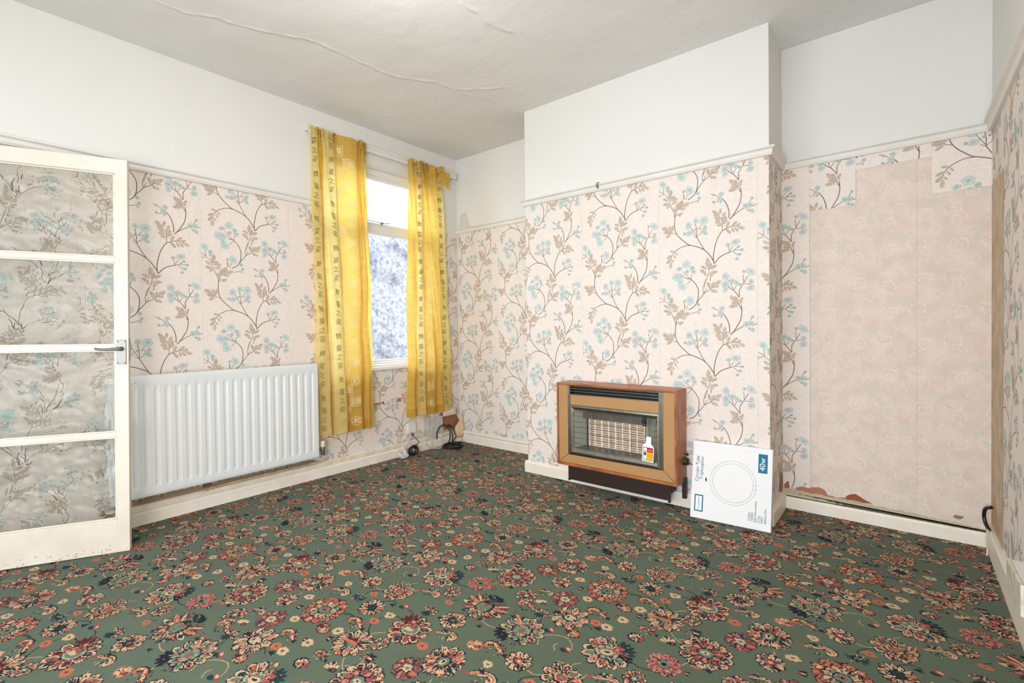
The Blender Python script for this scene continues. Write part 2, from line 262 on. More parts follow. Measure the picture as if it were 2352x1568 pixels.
def carpet_motif():
    k = Ink(11); R = k.rng; lev = [0]
    def H(d=1): lev[0] += d; return .0003+(lev[0] % 40)*2.2e-5
    def blob(x, y, rx, ry, ang, c, jag=.003, n=None, h=None):
        n = n or max(10, int(2*PI*max(rx, ry)/.0042)); ca, sa = math.cos(ang), math.sin(ang); P = []
        for q in range(n):
            a = 2*PI*q/n; j = 1+(R.uniform(-1, 1)*jag)/max(rx, ry)
            u, v = rx*j*math.cos(a), ry*j*math.sin(a); P.append((x+u*ca-v*sa, y+u*sa+v*ca))
        k.fan(x, y, P, H() if h is None else h, c)
    def petals(x, y, r0, r1, n, ph, w, border, fills, hearts=None, outl=NV, arc=(0, 6.29)):
        h0 = .0003+(lev[0] % 30)*2.2e-5; lev[0] += 5
        for j in range(n):
            a = ph+2*PI*j/n+R.uniform(-.05, .05)
            if not (arc[0] <= (a % 6.2832) <= arc[1]): continue
            rm = (r0+r1)/2*R.uniform(.94, 1.05); L = (r1-r0)/2*R.uniform(.9, 1.1); cx, cy = x+rm*math.cos(a), y+rm*math.sin(a)
            f = fills[j % len(fills)]
            blob(cx, cy, L+.0032, w+.0032, a, outl, h=h0)
            blob(cx, cy, L, w, a, border, h=h0+2.2e-5)
            blob(cx-.12*L*math.cos(a), cy-.12*L*math.sin(a), L*.72, w*.66, a, f, h=h0+4.4e-5)
            if hearts: blob(cx, cy, L*.3, w*.25, a, hearts[j % len(hearts)], h=h0+6.6e-5, jag=.001)
    def rosette(x, y, r, cols, n=9, outl=NV, core=CR, core2=RO):
        lev[0] = 0
        blob(x, y, r*.82, r*.8, 0, outl, .006)
        petals(x, y, r*.28, r*1.02, n, R.uniform(0, 3), r*.27, cols[0], cols[1:] or cols, outl=outl)
        blob(x, y, r*.46, r*.42, 0, outl); blob(x, y, r*.38, r*.34, 0, core); blob(x, y, r*.17, r*.15, 0, core2, .001)
    def leafclump(x, y, r, c, a0, n=5):
        for j in range(n):
            a = a0+(j-(n-1)/2)*.42; blob(x+r*.5*math.cos(a), y+r*.5*math.sin(a), r*.55, r*.17, a, c, .003)
    def tapered(P, w, c, jag=.0012):
        P = [np.array(p) for p in catmull(P, 7)]; n = len(P); A = []; B = []
        for i in range(n):
            d = P[min(i+1, n-1)]-P[max(i-1, 0)]; d /= np.hypot(*d)+1e-9; nn = np.array((-d[1], d[0])); t = i/(n-1)
            ww = w*(.35+.65*math.sin(min(1, t*1.25)*PI*.62)) if t < .8 else w*(1-(t-.8)*3.2)
            A.append(tuple(P[i]+nn*(ww+R.uniform(-jag, jag)))); B.append(tuple(P[i]-nn*(ww+R.uniform(-jag, jag))))
        h = H()
        k.cur += k.step
        for i in range(n-1): k.add([(A[i], B[i], B[i+1]), (A[i], B[i+1], A[i+1])], k.cur, c)
    def fleck(x, y, r, n, cols):
        h0 = .0003+41*2.2e-5
        for _ in range(n):
            a, q = R.uniform(0, 6.283), r*R.uniform(.12, 1.0)**.6; c = cols[_ % len(cols)]; l = R.uniform(.0025, .0075); w_ = R.uniform(.0012, .003)
            blob(x+q*math.cos(a), y+q*math.sin(a), l, w_, a+R.uniform(-.5, .5), c, .0012, 7, h=h0+_*1e-6)
    k.step = 2e-6
    for kind, P in C_VI:
        k.begin(.0001+(len(k.t) % 9)*2.3e-6)
        P = catmull([(a/1000, b/1000) for a, b in P], 6); lev[0] = -4
        k.strip(P, .0045 if kind == 't' else .004, .004, .0002, (168, 144, 102) if kind == 't' else (42, 52, 56), jag=.0009)
    for ei, (kind, x, y, r) in enumerate(C_EL):
        k.begin(.0003+(ei % 5)*4e-7+(1e-4 if r > 60 else 0))
        x, y, r = x/1000, y/1000, r/1000*.98; lev[0] = 0
        if kind == 'ring':
            blob(x, y, r*.8, r*.75, 0, NV, .004); leafclump(x-r*.35, y+r*.35, r*.62, DR, 2.2, 6)
            petals(x, y, r*.4, r*1.04, 12, .1, r*.2, CR, [RO, TE, RO, DR], arc=(2.7, 6.29)); petals(x, y, r*.4, r*1.0, 12, .1, r*.19, CR, [RO, TE], arc=(0, 1.9))
            blob(x, y+r*.05, r*.5, r*.44, 0, NV); blob(x, y+r*.05, r*.46, r*.4, 0, BU, .001); blob(x, y+r*.05, r*.38, r*.31, 0, SG); blob(x-r*.05, y+r*.02, r*.22, r*.14, .3, CR); blob(x, y+r*.16, r*.2, r*.07, 0, RO)
            rosette(x-r*.3, y+r*.42, r*.24, [OR, RO], 5, DR); 
        elif kind == 'dark':
            blob(x, y, r*.75, r*.7, 0, NV, .004); leafclump(x+r*.4, y+r*.4, r*.62, TE, .7, 6); leafclump(x+r*.5, y, r*.58, NV, .0, 3)
            petals(x, y, r*.4, r*1.03, 12, .2, r*.2, CR, [PK, RO, TE, SG], arc=(1.3, 6.1))
            blob(x, y, r*.52, r*.45, 0, NV); blob(x, y, r*.48, r*.41, 0, BU, .001); blob(x, y, r*.38, r*.3, 0, SG); blob(x, y-r*.02, r*.26, r*.17, .3, CR); blob(x, y, r*.13, r*.06, .3, NV)
            rosette(x+r*.35, y+r*.38, r*.24, [RO, OR], 5, RO)
        elif kind == 'lotus':
            for s in (1, -1):
                for j, (a, L, c) in enumerate(((.55, 1.05, RO), (.15, 1.1, OR), (-.3, 1.12, CR), (-.75, 1.0, RO), (-1.15, .85, CR))):
                    aa = a if s > 0 else PI-a
                    q = [(x+s*r*.15, y), (x+r*L*.6*math.cos(aa), y+r*L*.55*math.sin(aa)+.004), (x+r*L*math.cos(aa), y+r*L*.9*math.sin(aa)+r*.12)]
                    tapered(q, r*.15, NV); tapered(q, r*.115, c); tapered(q, r*.05, PK if j % 2 else CR)
                blob(x+s*r*.75, y-r*.15, r*.12, r*.1, 0, TE); blob(x+s*r*.5, y-r*.65, r*.16, r*.1, 1, TE)
            blob(x, y+r*.75, r*.42, r*.2, 0, NV, .005); blob(x, y+r*.66, r*.25, r*.09, 0, TE)
            blob(x, y, r*.42, r*.48, 0, NV, .004); blob(x, y-r*.02, r*.34, r*.38, 0, SG); blob(x, y+r*.12, r*.1, r*.12, 0, RO); blob(x-r*.05, y-r*.15, r*.06, r*.08, 0, RO); blob(x, y+r*.28, r*.26, r*.05, 0, NV)
            petals(x, y-r*.62, 0, r*.3, 6, .3, r*.09, CR, [OR, SG])
        elif kind == 'sun':
            leafclump(x-r*.4, y-r*.45, r*.62, NV, 3.9, 6); blob(x, y, r*.75, r*.75, 0, NV)
            petals(x, y, r*.45, r*1.02, 14, .2, r*.17, CR, [SG, SG, PK], arc=(0, 3.6)); petals(x, y, r*.45, r*.95, 12, .2, r*.16, CR, [SG, RO], arc=(5.0, 6.29)); petals(x, y, r*.4, r*.7, 12, .2, r*.14, BU, [SG], arc=(3.6, 5.0))
            blob(x, y, r*.46, r*.46, 0, NV); blob(x, y, r*.4, r*.4, 0, SG); petals(x, y, r*.2, r*.38, 8, 0, r*.09, BU, [SG], outl=SG); blob(x+r*.03, y, r*.13, r*.16, 0, RO)
        elif kind in ('rose', 'wreath'):
            blob(x, y, r*.82, r*.78, 0, NV, .004)
            petals(x, y, r*.6, r*1.03, 13, .0, r*.2, [OR, CR][kind == 'wreath'], [RO, OR, CR, RO] if kind == 'rose' else [TE, NV, CR, SG], hearts=[CR, OR, RO])
            petals(x, y, r*.3, r*.66, 11, .4, r*.15, [CR, RO][kind == 'wreath'], [CR, SG, BU] if kind == 'rose' else [PK, RO])
            blob(x, y, r*.34, r*.3, 0, NV); blob(x, y, r*.3, r*.26, 0, SG); blob(x, y, r*.18, r*.12, .2, [RO, CR][kind == 'wreath']); blob(x, y, r*.07, r*.05, 0, NV)
        elif kind == 'eight':
            petals(x, y, r*.36, r*1.02, 9, .3, r*.25, CR, [OR, SG, RO, TE], hearts=[CR, RO]); blob(x, y, r*.42, r*.38, 0, NV); blob(x, y, r*.35, r*.31, 0, CR); blob(x, y, r*.28, r*.25, 0, RO); blob(x, y, r*.12, r*.1, 0, SG)
        elif kind == 'carn':
            blob(x, y, r*.7, r*.6, 0, NV, .005); petals(x, y, r*.35, r*1.03, 12, .1, r*.18, CR, [BU, TE, PK, CR]); blob(x, y+r*.15, r*.4, r*.26, .1, DR, .003); blob(x, y, r*.5, r*.14, .1, OR, .003); blob(x, y-r*.2, r*.3, r*.14, 0, SG); blob(x, y-r*.82, r*.3, r*.12, 0, OR)
        elif kind == 'fan':
            blob(x, y+r*.5, r*.62, r*.42, 0, NV, .006); petals(x, y+r*.1, r*.4, r*1.0, 11, .15, r*.2, CR, [TE, OR, RO, PK, CR]); blob(x, y+r*.55, r*.3, r*.16, 0, RO); blob(x, y, r*.34, r*.42, 0, NV); blob(x, y, r*.27, r*.34, 0, SG); blob(x, y, r*.14, r*.2, 0, CR); blob(x, y+r*.05, r*.08, r*.1, 0, NV)
        elif kind == 'star':
            petals(x, y, r*.3, r*1.08, 9, .33, r*.22, CR, [CR, PK, BU], hearts=[OR, CR]); blob(x, y, r*.46, r*.36, 0, NV); blob(x, y, r*.36, r*.27, 0, BU); blob(x+r*.05, y, r*.2, r*.12, .2, CR); blob(x-r*.12, y, r*.07, r*.1, 0, TE); blob(x-r*.85, y, r*.22, r*.18, 0, NV, .004)
        elif kind == 'roset': rosette(x, y, r, [RO, RO, OR, TE, PK], 10, TE, CR, SG)
        elif kind == 'daisy': rosette(x, y, r, [CR, CR, OR], 12, NV, TE, RO)
        elif kind == 'teal':
            blob(x, y, r*.8, r*.7, 0, NV, .004); petals(x, y, r*.45, r*1.02, 14, 0, r*.14, CR, [CR, OR, BU]); k.fan(x, y, [(x+r*.55*math.cos(a), y+r*.5*math.sin(a)) for a in (.2, 2.4, 4.4)], H(), TE); blob(x, y, r*.24, r*.22, 0, TE); blob(x, y, r*.1, r*.1, 0, NV)
            blob(x+r*.7, y+r*.35, r*.3, r*.2, .5, OR)
        elif kind == 'pink': rosette(x, y, r, [PK, RO, OR], 11, (120, 70, 70), SG, NV)
        elif kind == 'dahlia': rosette(x, y, r, [CR, CR, PK, BU], 10, NV, RO, CR); blob(x+r*.4, y-r*.45, r*.3, r*.22, 0, NV, .004)
        elif kind == 'mini': rosette(x, y, r, [CR, RO, OR], 8, NV, SG, CR)
        elif kind == 'mini2': leafclump(x, y-r*.3, r*.9, TE, -1.57, 5); petals(x, y-r*.3, r*.4, r*1.1, 9, 0, r*.16, CR, [PK, OR], arc=(0, 3.3))
        elif kind in ('cur', 'curd'):
            s = -1 if kind == 'cur' else 1; r *= .85; q = [(x+s*r*u, y+r*v) for u, v in ((-.95, -.25), (-.55, -.05), (-.1, .22), (.4, .38), (.85, .22), (.9, -.08), (.62, -.2), (.5, -.02))]
            q = q[::-1]; base = (TE if kind == 'curd' else NV); tapered(q, r*.26, base, .003); tapered([(a, b-.001) for a, b in q], r*.19, [OR, CR][kind == 'curd']); tapered(q[2:], r*.09, [CR, OR][kind == 'curd'])
            leafclump(x-s*r*.85, y-r*.25, r*.42, NV if kind == 'cur' else RO, PI*(s > 0)+.3, 3); blob(x-s*r*.3, y+r*.32, r*.34, r*.13, -.3*s, RO if kind == 'cur' else TE, .003)
        elif kind == 'knob': blob(x, y, r*1.0, r*.85, 0, NV if x < .3 else OR, .004); blob(x, y, r*.8, r*.68, 0, CR, .002); blob(x+r*.1, y, r*.35, r*.28, 0, OR); blob(x+r*.6, y, r*.35, r*.4, 0, RO)
        elif kind == 'oval': blob(x, y, r*1.05, r*.75, -.2, NV); blob(x, y, r*.95, r*.66, -.2, OR); blob(x-r*.15, y, r*.5, r*.3, -.2, BU); blob(x-r*.7, y+r*.05, r*.4, r*.35, 0, DR, .003)
        elif kind == 'blob': blob(x, y, r*1.0, r*.5, .5, CR, .004); blob(x+r*.7, y-r*.3, r*.5, r*.4, 0, TE, .004); blob(x+r*.7, y-r*.3, r*.22, r*.2, 0, RO)
        elif kind == 'bud': blob(x-r*.2, y-r*.3, r*.7, r*.45, .3, TE, .004); blob(x+r*.15, y+r*.15, r*.75, r*.42, -.4, RO, .003); blob(x+r*.2, y+r*.2, r*.4, r*.2, -.4, CR)
        elif kind in ('tiny', 'tinyc'):
            c = OR if kind == 'tiny' else CR; blob(x, y, r*1.1, r*.9, 0, c, .005); blob(x, y, r*.4, r*.3, 0, SG if kind == 'tinyc' else RO); blob(x, y, r*.14, r*.12, 0, NV, .0005)
        elif kind == 'leaf': leafclump(x-r*.3, y, r*1.1, TE, .2, 3); blob(x, y, r*.5, r*.15, .2, NV, .002)
        elif kind == 'leafr': leafclump(x-r*.4, y, r*1.2, NV, .1, 3); blob(x, y, r*.6, r*.22, .1, RO, .003); blob(x+r*.3, y, r*.3, r*.12, .1, CR, .002)
        if r > .065: fleck(x, y, r*1.0, 190, [NV, CR, NV, RO, NV, TE, NV, OR])
        elif r > .036 and kind[:3] != 'cur': fleck(x, y, r*1.0, 80, [NV, CR, NV, RO, NV, TE])
        elif r > .026: fleck(x, y, r*.8, 26, [NV, TE, NV, CR])
    return k.arrays()
def old_paper_motif():
    """the faded older paper: scrolls, pale roses and sage leaves, 0.28 x 0.34 m"""
    k = Ink(3); R = k.rng
    def scroll(x, y, r, a0, s, turns=1.3, w=.003):
        P = [(x+r*(1-t*.75)*math.cos(a0+s*t*turns*2*PI), y+r*(1-t*.75)*math.sin(a0+s*t*turns*2*PI)) for t in [i/26 for i in range(27)]]
        k.strip(P, w, w*.5, .0002, (236, 223, 208))
        for i in range(2, 22, 4):
            dx, dy = P[i][0]-x, P[i][1]-y; k.strip([P[i], (P[i][0]+dx*.28-dy*.2*s, P[i][1]+dy*.28+dx*.2*s)], w*1.3, w*.3, .0002, (238, 226, 211))
    for ox, oy in ((0, 0), (.14, -.17)):
        for x, y, r, a, s in ((.07, .09, .045, 0, 1), (-.07, .06, .04, 2, -1), (.06, -.06, .042, 4, -1), (-.05, -.08, .035, 1, 1), (.13, .02, .028, 3, 1)): scroll(ox+x, oy+y, r, a, s)
        for x, y, r in ((0.03, .035, .022), (-.05, .03, .018), (.035, -.03, .016), (-.015, .055, .014)):
            for j in range(9):
                a = R.uniform(0, 6.28); q = R.uniform(.1, .8)*r; cx, cy = ox+x+q*math.cos(a), oy+y+q*math.sin(a)
                c = [(226, 205, 190), (230, 210, 195), (222, 200, 184)][j % 3]
                k.fan(cx, cy, [(cx+r*.35*math.cos(2*PI*i/7), cy+r*.28*math.sin(2*PI*i/7)) for i in range(7)], .00025+j*1e-5, c)
        for x, y, a in ((-.012, -.004, .2), (.012, -.012, 2.6), (-.002, -.028, 1.3), (.022, .004, 0), (.03, -.05, -.8), (.045, -.062, -.4)):
            cx, cy = ox+x, oy+y; ca, sa = math.cos(a), math.sin(a)
            k.fan(cx, cy, [(cx+.013*math.cos(t)*ca-.008*math.sin(t)*sa, cy+.013*math.cos(t)*sa+.008*math.sin(t)*ca) for t in [2*PI*i/9 for i in range(9)]], .0004, (210, 207, 188))
    for _ in range(40):
        x, y = R.uniform(-.13, .15), R.uniform(-.17, .16); a = R.uniform(.2, 2.8); L = R.uniform(.006, .018)
        k.strip([(x, y), (x+L*math.cos(a), y+L*math.sin(a)), (x+L*1.4*math.cos(a), y)], .0016, .0008, .0002, [(236, 225, 211), (222, 207, 190), (228, 208, 192)][_ % 3])
    return k.arrays()
PAPER, CARPET, OLD = wallpaper_motif(), carpet_motif(), old_paper_motif()
# ---------------------------------------------------------------- shell materials
def linen():
    mt = mat('printed_wallpaper_ground', 'E9DFD5', 0.85, spec=0.2); n = mt.node_tree.nodes; L = mt.node_tree.links; b = n['Principled BSDF']
    g = n.new('ShaderNodeNewGeometry'); mp = n.new('ShaderNodeMapping'); mp.inputs['Scale'].default_value = (30, 30, 700)
    mp2 = n.new('ShaderNodeMapping'); mp2.inputs['Scale'].default_value = (800, 800, 25)
    t1 = n.new('ShaderNodeTexNoise'); t2 = n.new('ShaderNodeTexNoise'); t3 = n.new('ShaderNodeTexNoise'); t3.inputs['Scale'].default_value = 2.0
    for t in (t1, t2): t.inputs['Scale'].default_value = 1; t.inputs['Detail'].default_value = 2
    L.new(g.outputs['Position'], mp.inputs[0]); L.new(g.outputs['Position'], mp2.inputs[0]); L.new(mp.outputs[0], t1.inputs['Vector']); L.new(mp2.outputs[0], t2.inputs['Vector']); L.new(g.outputs['Position'], t3.inputs['Vector'])
    a = n.new('ShaderNodeMath'); a.operation = 'ADD'; L.new(t1.outputs['Fac'], a.inputs[0]); L.new(t2.outputs['Fac'], a.inputs[1])
    r = n.new('ShaderNodeMapRange'); r.inputs[1].default_value = .7; r.inputs[2].default_value = 1.3; L.new(a.outputs[0], r.inputs[0])
    mx = n.new('ShaderNodeMix'); mx.data_type = 'RGBA'; mx.inputs[6].default_value = (*lin('DDD0C5'), 1); mx.inputs[7].default_value = (*lin('F1E7DD'), 1)
    L.new(r.outputs[0], mx.inputs[0]); L.new(mx.outputs[2], b.inputs['Base Color'])
    return mt
M_white = mat('white_emulsion', 'E4E2DC', 0.75, noise=(1.3, .35, 'DAD8D0'), bump=(5, .35, .02), spec=.3)
M_ceil = mat('ceiling_emulsion', 'E3E3E0', 0.8, noise=(1.1, .4, 'DBDAD5'), bump=(3.2, .55, .03), spec=.3)
M_paper = linen()
M_ink = print_mat('wallpaper_print', .85, .05, 90)
M_old = mat('old_faded_wallpaper', 'E2D3C6', .85, noise=(14, .9, 'D9C7B8'), bump=(160, .15, .002), spec=.2)
M_bare = mat('bare_lining_plaster', 'D0BDA4', .9, noise=(9, .9, 'B79F82'), bump=(40, .4, .004), spec=.2)
M_torn = mat('torn_brown_plaster', 'A86F52', .95, noise=(22, .9, '7E4B38'), bump=(60, .6, .006), spec=.1)
M_gloss = mat('cream_gloss_paint', 'E2DED6', .38, noise=(7, .5, 'D9D2C6'), bump=(25, .2, .003))
M_skirt = mat('cream_skirting_paint', 'F1E9DB', .42, noise=(8, .6, 'E6DAC4'), bump=(25, .25, .003))
M_yellowed = mat('yellowed_paint', 'EBE2D0', .5, noise=(14, .8, 'DCCBAA'), bump=(30, .3, .003))
M_gap = mat('dark_gap', '5A5240', .95, noise=(40, .6, '8C8C78'))
WALLM = [M_white, M_paper, M_ink, M_old, M_bare, M_torn]
# ---------------------------------------------------------------- floor with the patterned carpet
mc = mat('green_carpet_pile', '535E49', .95, noise=(3.0, .6, '5D6852'), spec=.15); n_ = mc.node_tree.nodes; L_ = mc.node_tree.links; b_ = n_['Principled BSDF']
b_.inputs['Sheen Weight'].default_value = .15; b_.inputs['Sheen Roughness'].default_value = .4; b_.inputs['Sheen Tint'].default_value = (.75, .85, .9, 1)
t_ = n_.new('ShaderNodeTexNoise'); t_.inputs['Scale'].default_value = 420; g_ = n_.new('ShaderNodeNewGeometry'); L_.new(g_.outputs['Position'], t_.inputs['Vector'])
bp_ = n_.new('ShaderNodeBump'); bp_.inputs['Strength'].default_value = .7; bp_.inputs['Distance'].default_value = .004; L_.new(t_.outputs['Fac'], bp_.inputs['Height']); L_.new(bp_.outputs[0], b_.inputs['Normal'])
my = print_mat('carpet_yarn', .95, .22, 260)
f = MB(); f.box((XL-.05, YF-.05, -.08), (XR+.05, YB+.05, 0), 0)
PX, PY = .826, .816
for i in range(-5, 2):
    for j in range(-2, 5):
        lay(f, CARPET, (i*PX, j*PY), (XL, XR, YF, YB), (0,0,0), (1,0,0), (0,1,0), (0,0,1), 1)
struct(f.build('floor', [mc, my]))
# ---------------------------------------------------------------- walls
def paper(mb, forks, rect, O, U, N, seam=True):
    """strips of the floral paper: forks = (u of the main fork, v of one fork, u range of the strip)"""
    for u, v, a, b in forks:
        a, b = max(a, rect[0]), min(b, rect[1])
        if b <= a: continue
        k = math.floor((rect[2]-v)/.672)-1
        while v+k*.672 < rect[3]+.7:
            lay(mb, PAPER, (u, v+k*.672), (a, b, rect[2], rect[3]), O, U, (0,0,1), N, 2); k += 1
        if seam:
            s = np.array([[(b-.0012, rect[2]), (b, rect[2]), (b, rect[3])], [(b-.0012, rect[2]), (b, rect[3]), (b-.0012, rect[3])]])
            lay(mb, (s, np.full(2, .0011), np.array([lin((205, 192, 178))]*2)), (0, 0), (a, b, rect[2], rect[3]), O, U, (0,0,1), N, 2)
def quad(mb, O, U, N, u0, u1, v0, v1, mi, h=0.0):
    O, U, N = Vector(O), Vector(U), Vector(N); Z = Vector((0,0,1)); P = [O+U*a+Z*b+N*h for a, b in ((u0,v0),(u1,v0),(u1,v1),(u0,v1))]
    if U.cross(Z).dot(N) < 0: P = P[::-1]
    mb.face(P, mi)
def ragged(mb, O, U, N, pts, h, mi=2, col=(170, 110, 82), jag=.006, seed=1):
    """a torn patch with its own ragged outline"""
    R = random.Random(seed); Q = []
    for i in range(len(pts)):
        a, b = pts[i], pts[(i+1) % len(pts)]; n = max(2, int(math.dist(a, b)/.012))
        for k in range(n): Q.append((a[0]+(b[0]-a[0])*k/n+R.uniform(-jag, jag), a[1]+(b[1]-a[1])*k/n+R.uniform(-jag, jag)))
    O, U, N = Vector(O), Vector(U), Vector(N); P = [O+U*a+Vector((0,0,b))+N*h for a, b in Q]
    if U.cross(Vector((0,0,1))).dot(N) < 0: P = P[::-1]
    mb.face(P, mi, lin(col))
TH = .28
# left wall: door opening towards the camera, window opening further on
DO = (-.80, -.035, 2.03)
w = MB()
for a, b, z0, z1 in ((YF-.2, DO[0], 0, ZC), (DO[0], DO[1], DO[2], ZC), (DO[1], WIN[0], 0, ZC), (WIN[0], WIN[1], 0, WIN[2]), (WIN[0], WIN[1], WIN[3], ZC), (WIN[1], YB+.2, 0, ZC)):
    w.box((XL-TH, a, z0), (XL-.0012, b, z1+.02), 0)
OL, UL, NL = (XL, 0, 0), (0, 1, 0), (1, 0, 0)
for a, b, z0, z1 in ((YF, DO[0], 0, ZR), (DO[1], WIN[0], 0, ZR), (WIN[0], WIN[1], 0, WIN[2]), (WIN[1], YB, 0, ZR)): quad(w, OL, UL, NL, a, b, z0, z1, 1)
for a, b, z0, z1 in ((YF, YB, WIN[3], ZC), (YF, DO[0], ZR, WIN[3]), (DO[0], DO[1], DO[2], WIN[3]), (DO[1], WIN[0], ZR, WIN[3]), (WIN[1], YB, ZR, WIN[3])): quad(w, OL, UL, NL, a, b, z0, z1, 0)
fk = [(-1.365, 1.134, -1.35, -1.13), (-.796, 1.470, -1.13, -.80), (-.227, 1.470, -.035, .008), (.342, 1.134, .008, .577), (.911, 1.470, .577, 1.142), (1.472, 1.134, 1.142, 1.707), (2.141, .167, 1.707, 2.376), (2.698, .240, 2.376, 2.94), (3.25, .54, 2.94, 3.41)]
for r in ((-1.35, -.8, .1, ZR), (DO[1], WIN[0], .1, ZR), (WIN[0], WIN[1], .1, WIN[2]-.012), (WIN[1], 3.40, .1, ZR-.01)): paper(w, fk, r, OL, UL, NL)
ragged(w, OL, UL, NL, [(2.40, .50), (2.50, .505), (2.52, .47), (2.49, .49), (2.40, .485)], .0019, col=(186, 112, 76))
ragged(w, OL, UL, NL, [(2.63, .485), (2.66, .52), (2.70, .515), (2.68, .485)], .0019, col=(190, 118, 84))
ragged(w, OL, UL, NL, [(3.13, .29), (3.19, .33), (3.36, .28), (3.395, .20), (3.38, .12), (3.20, .13), (3.17, .20)], .0019, col=(150, 102, 78), seed=4)
ragged(w, OL, UL, NL, [(3.06, .13), (3.30, .15), (3.36, .10), (3.1, .09)], .0021, col=(196, 178, 156), seed=9)
ragged(w, OL, UL, NL, [(.66, .15), (1.86, .15), (1.9, .125), (1.6, .105), (1.2, .11), (.66, .1)], .0019, col=(150, 128, 104), seed=3)
for a in (.80, .9, 1.13, 1.17, 1.49, 1.58, 1.66): ragged(w, OL, UL, NL, [(a, .20), (a+.004, .20), (a+.004, .13), (a, .13)], .0024, col=(84, 70, 58), jag=.001, seed=int(a*100))
ragged(w, OL, UL, NL, [(1.12, .19), (1.17, .19), (1.17, .13), (1.12, .13)], .0022, col=(120, 92, 72), jag=.002, seed=5)
struct(w.build('wall_left', WALLM))
# back wall: left alcove and right alcove
w = MB(); w.box((XL-.1, YB+.0012, 0), (XC0+.1, YB+TH, ZC+.02), 0); w.box((XC1-.1, YB2+.0012, 0), (XR+.1, YB+TH, ZC+.02), 0)
OB, UB, NB = (0, YB, 0), (1, 0, 0), (0, -1, 0); OR2 = (0, YB2, 0)
quad(w, OB, UB, NB, XL, XC0, 0, ZR, 1); quad(w, OB, UB, NB, XL, XC0, ZR, ZC, 0)
paper(w, [(-3.72, 1.21, -3.6, -3.435), (-3.160, 1.546, -3.435, -2.925), (-2.611, 1.227, -2.925, -2.2)], (XL, XC0, .1, ZR), OB, UB, NB)
ragged(w, OB, UB, NB, [(-3.44, ZR+.05), (-3.40, 2.25), (-3.33, 2.26), (-3.28, 2.13), (-3.26, ZR+.05)], .0006, col=(216, 206, 192), jag=.003)
quad(w, OR2, UB, NB, XC1, XR, 0, ZR, 3); quad(w, OR2, UB, NB, XC1, XR, ZR, ZC, 0)
for i in range(-3, 4):
    for j in range(-1, 8):
        lay(w, OLD, (-.281+i*.281, .232+j*.34), (-.436, XR, .12, 1.80 if i > 1 else 1.99), OR2, UB, (0,0,1), NB, 2)
for (a, b, z0, z1), fks in (((XC1, -.436, .13, ZR), [(-.669, 1.156, XC1, -.436)]), ((-.436, -.212, 1.79, ZR), [(-.438, 1.515, -.436, -.212)]), ((-.212, .11, 1.985, ZR), [(-.09, 1.63, -.212, .11)]), ((.11, XR, 1.79, ZR), [(.414, 1.821, .11, XR)])):
    quad(w, OR2, UB, NB, a, b, z0, z1, 1, .0022)
    paper(w, fks, (a, b, z0, z1), (0, YB2-.0022, 0), UB, NB)
ragged(w, OR2, UB, NB, [(.05, 2.0), (.0515, 2.0), (.0515, .13), (.05, .13)], .0012, col=(206, 189, 170), jag=.0004)
for P, c, s in (([(-.515, .125), (-.49, .142), (-.44, .143), (-.39, .160), (-.36, .140), (-.345, .118), (-.31, .112), (-.27, .118), (-.14, .098), (-.5, .098)], (176, 122, 96), 2), ([(-.272, .114), (-.245, .142), (-.215, .152), (-.19, .138), (-.14, .112)], (150, 88, 58), 6), ([(.195, .118), (.205, .135), (.235, .132), (.225, .112)], (150, 124, 88), 8), ([(-.575, .14), (-.56, .16), (-.545, .16), (-.545, .12), (-.575, .115)], (158, 104, 80), 7), ([(XC1, .122), (-.4, .112), (.0, .104), (.335, .086), (.335, .072), (0, .078), (-.4, .082), (XC1, .084)], (190, 180, 152), 3), ([(-.5, .096), (-.2, .088), (.2, .078), (.33, .08), (.2, .07), (-.2, .074)], (92, 88, 66), 9)):
    ragged(w, OR2, UB, NB, P, .003+s*.0001, col=c, jag=.0035, seed=s)
struct(w.build('wall_back', WALLM))
# chimney breast
w = MB(); w.box((XC0+.0012, YC+.0012, 0), (XC1-.0012, YB+.05, ZC+.02), 0)
OC = (0, YC, 0); quad(w, OC, UB, NB, XC0, XC1, 0, ZR, 1); quad(w, OC, UB, NB, XC0, XC1, ZR, ZC, 0)
paper(w, [(-2.014, 1.487, -2.4, -1.779), (-1.444, 1.151, -1.779, -1.211), (-.876, 1.487, -1.211, -.642), (-.305, 1.151, -.642, -.5)], (XC0, XC1, .07, ZR), OC, UB, NB)
OS, US, NS = (XC1, 0, 0), (0, 1, 0), (1, 0, 0); quad(w, OS, US, NS, YC, YB2, 0, ZR, 1); quad(w, OS, US, NS, YC, YB2, ZR, ZC, 0)
paper(w, [(3.20, 1.33, YC, YB2)], (YC, YB2, .12, ZR), OS, US, NS)
ragged(w, OS, US, NS, [(3.22, .13), (3.25, .2), (3.3, .23), (3.34, .15), (3.3, .1)], .0019, col=(168, 120, 104), jag=.004)
OS2 = (XC0, 0, 0); quad(w, OS2, US, (-1,0,0), YC, YB, 0, ZR, 1); quad(w, OS2, US, (-1,0,0), YC, YB, ZR, ZC, 0)
struct(w.build('wall_chimney', WALLM))
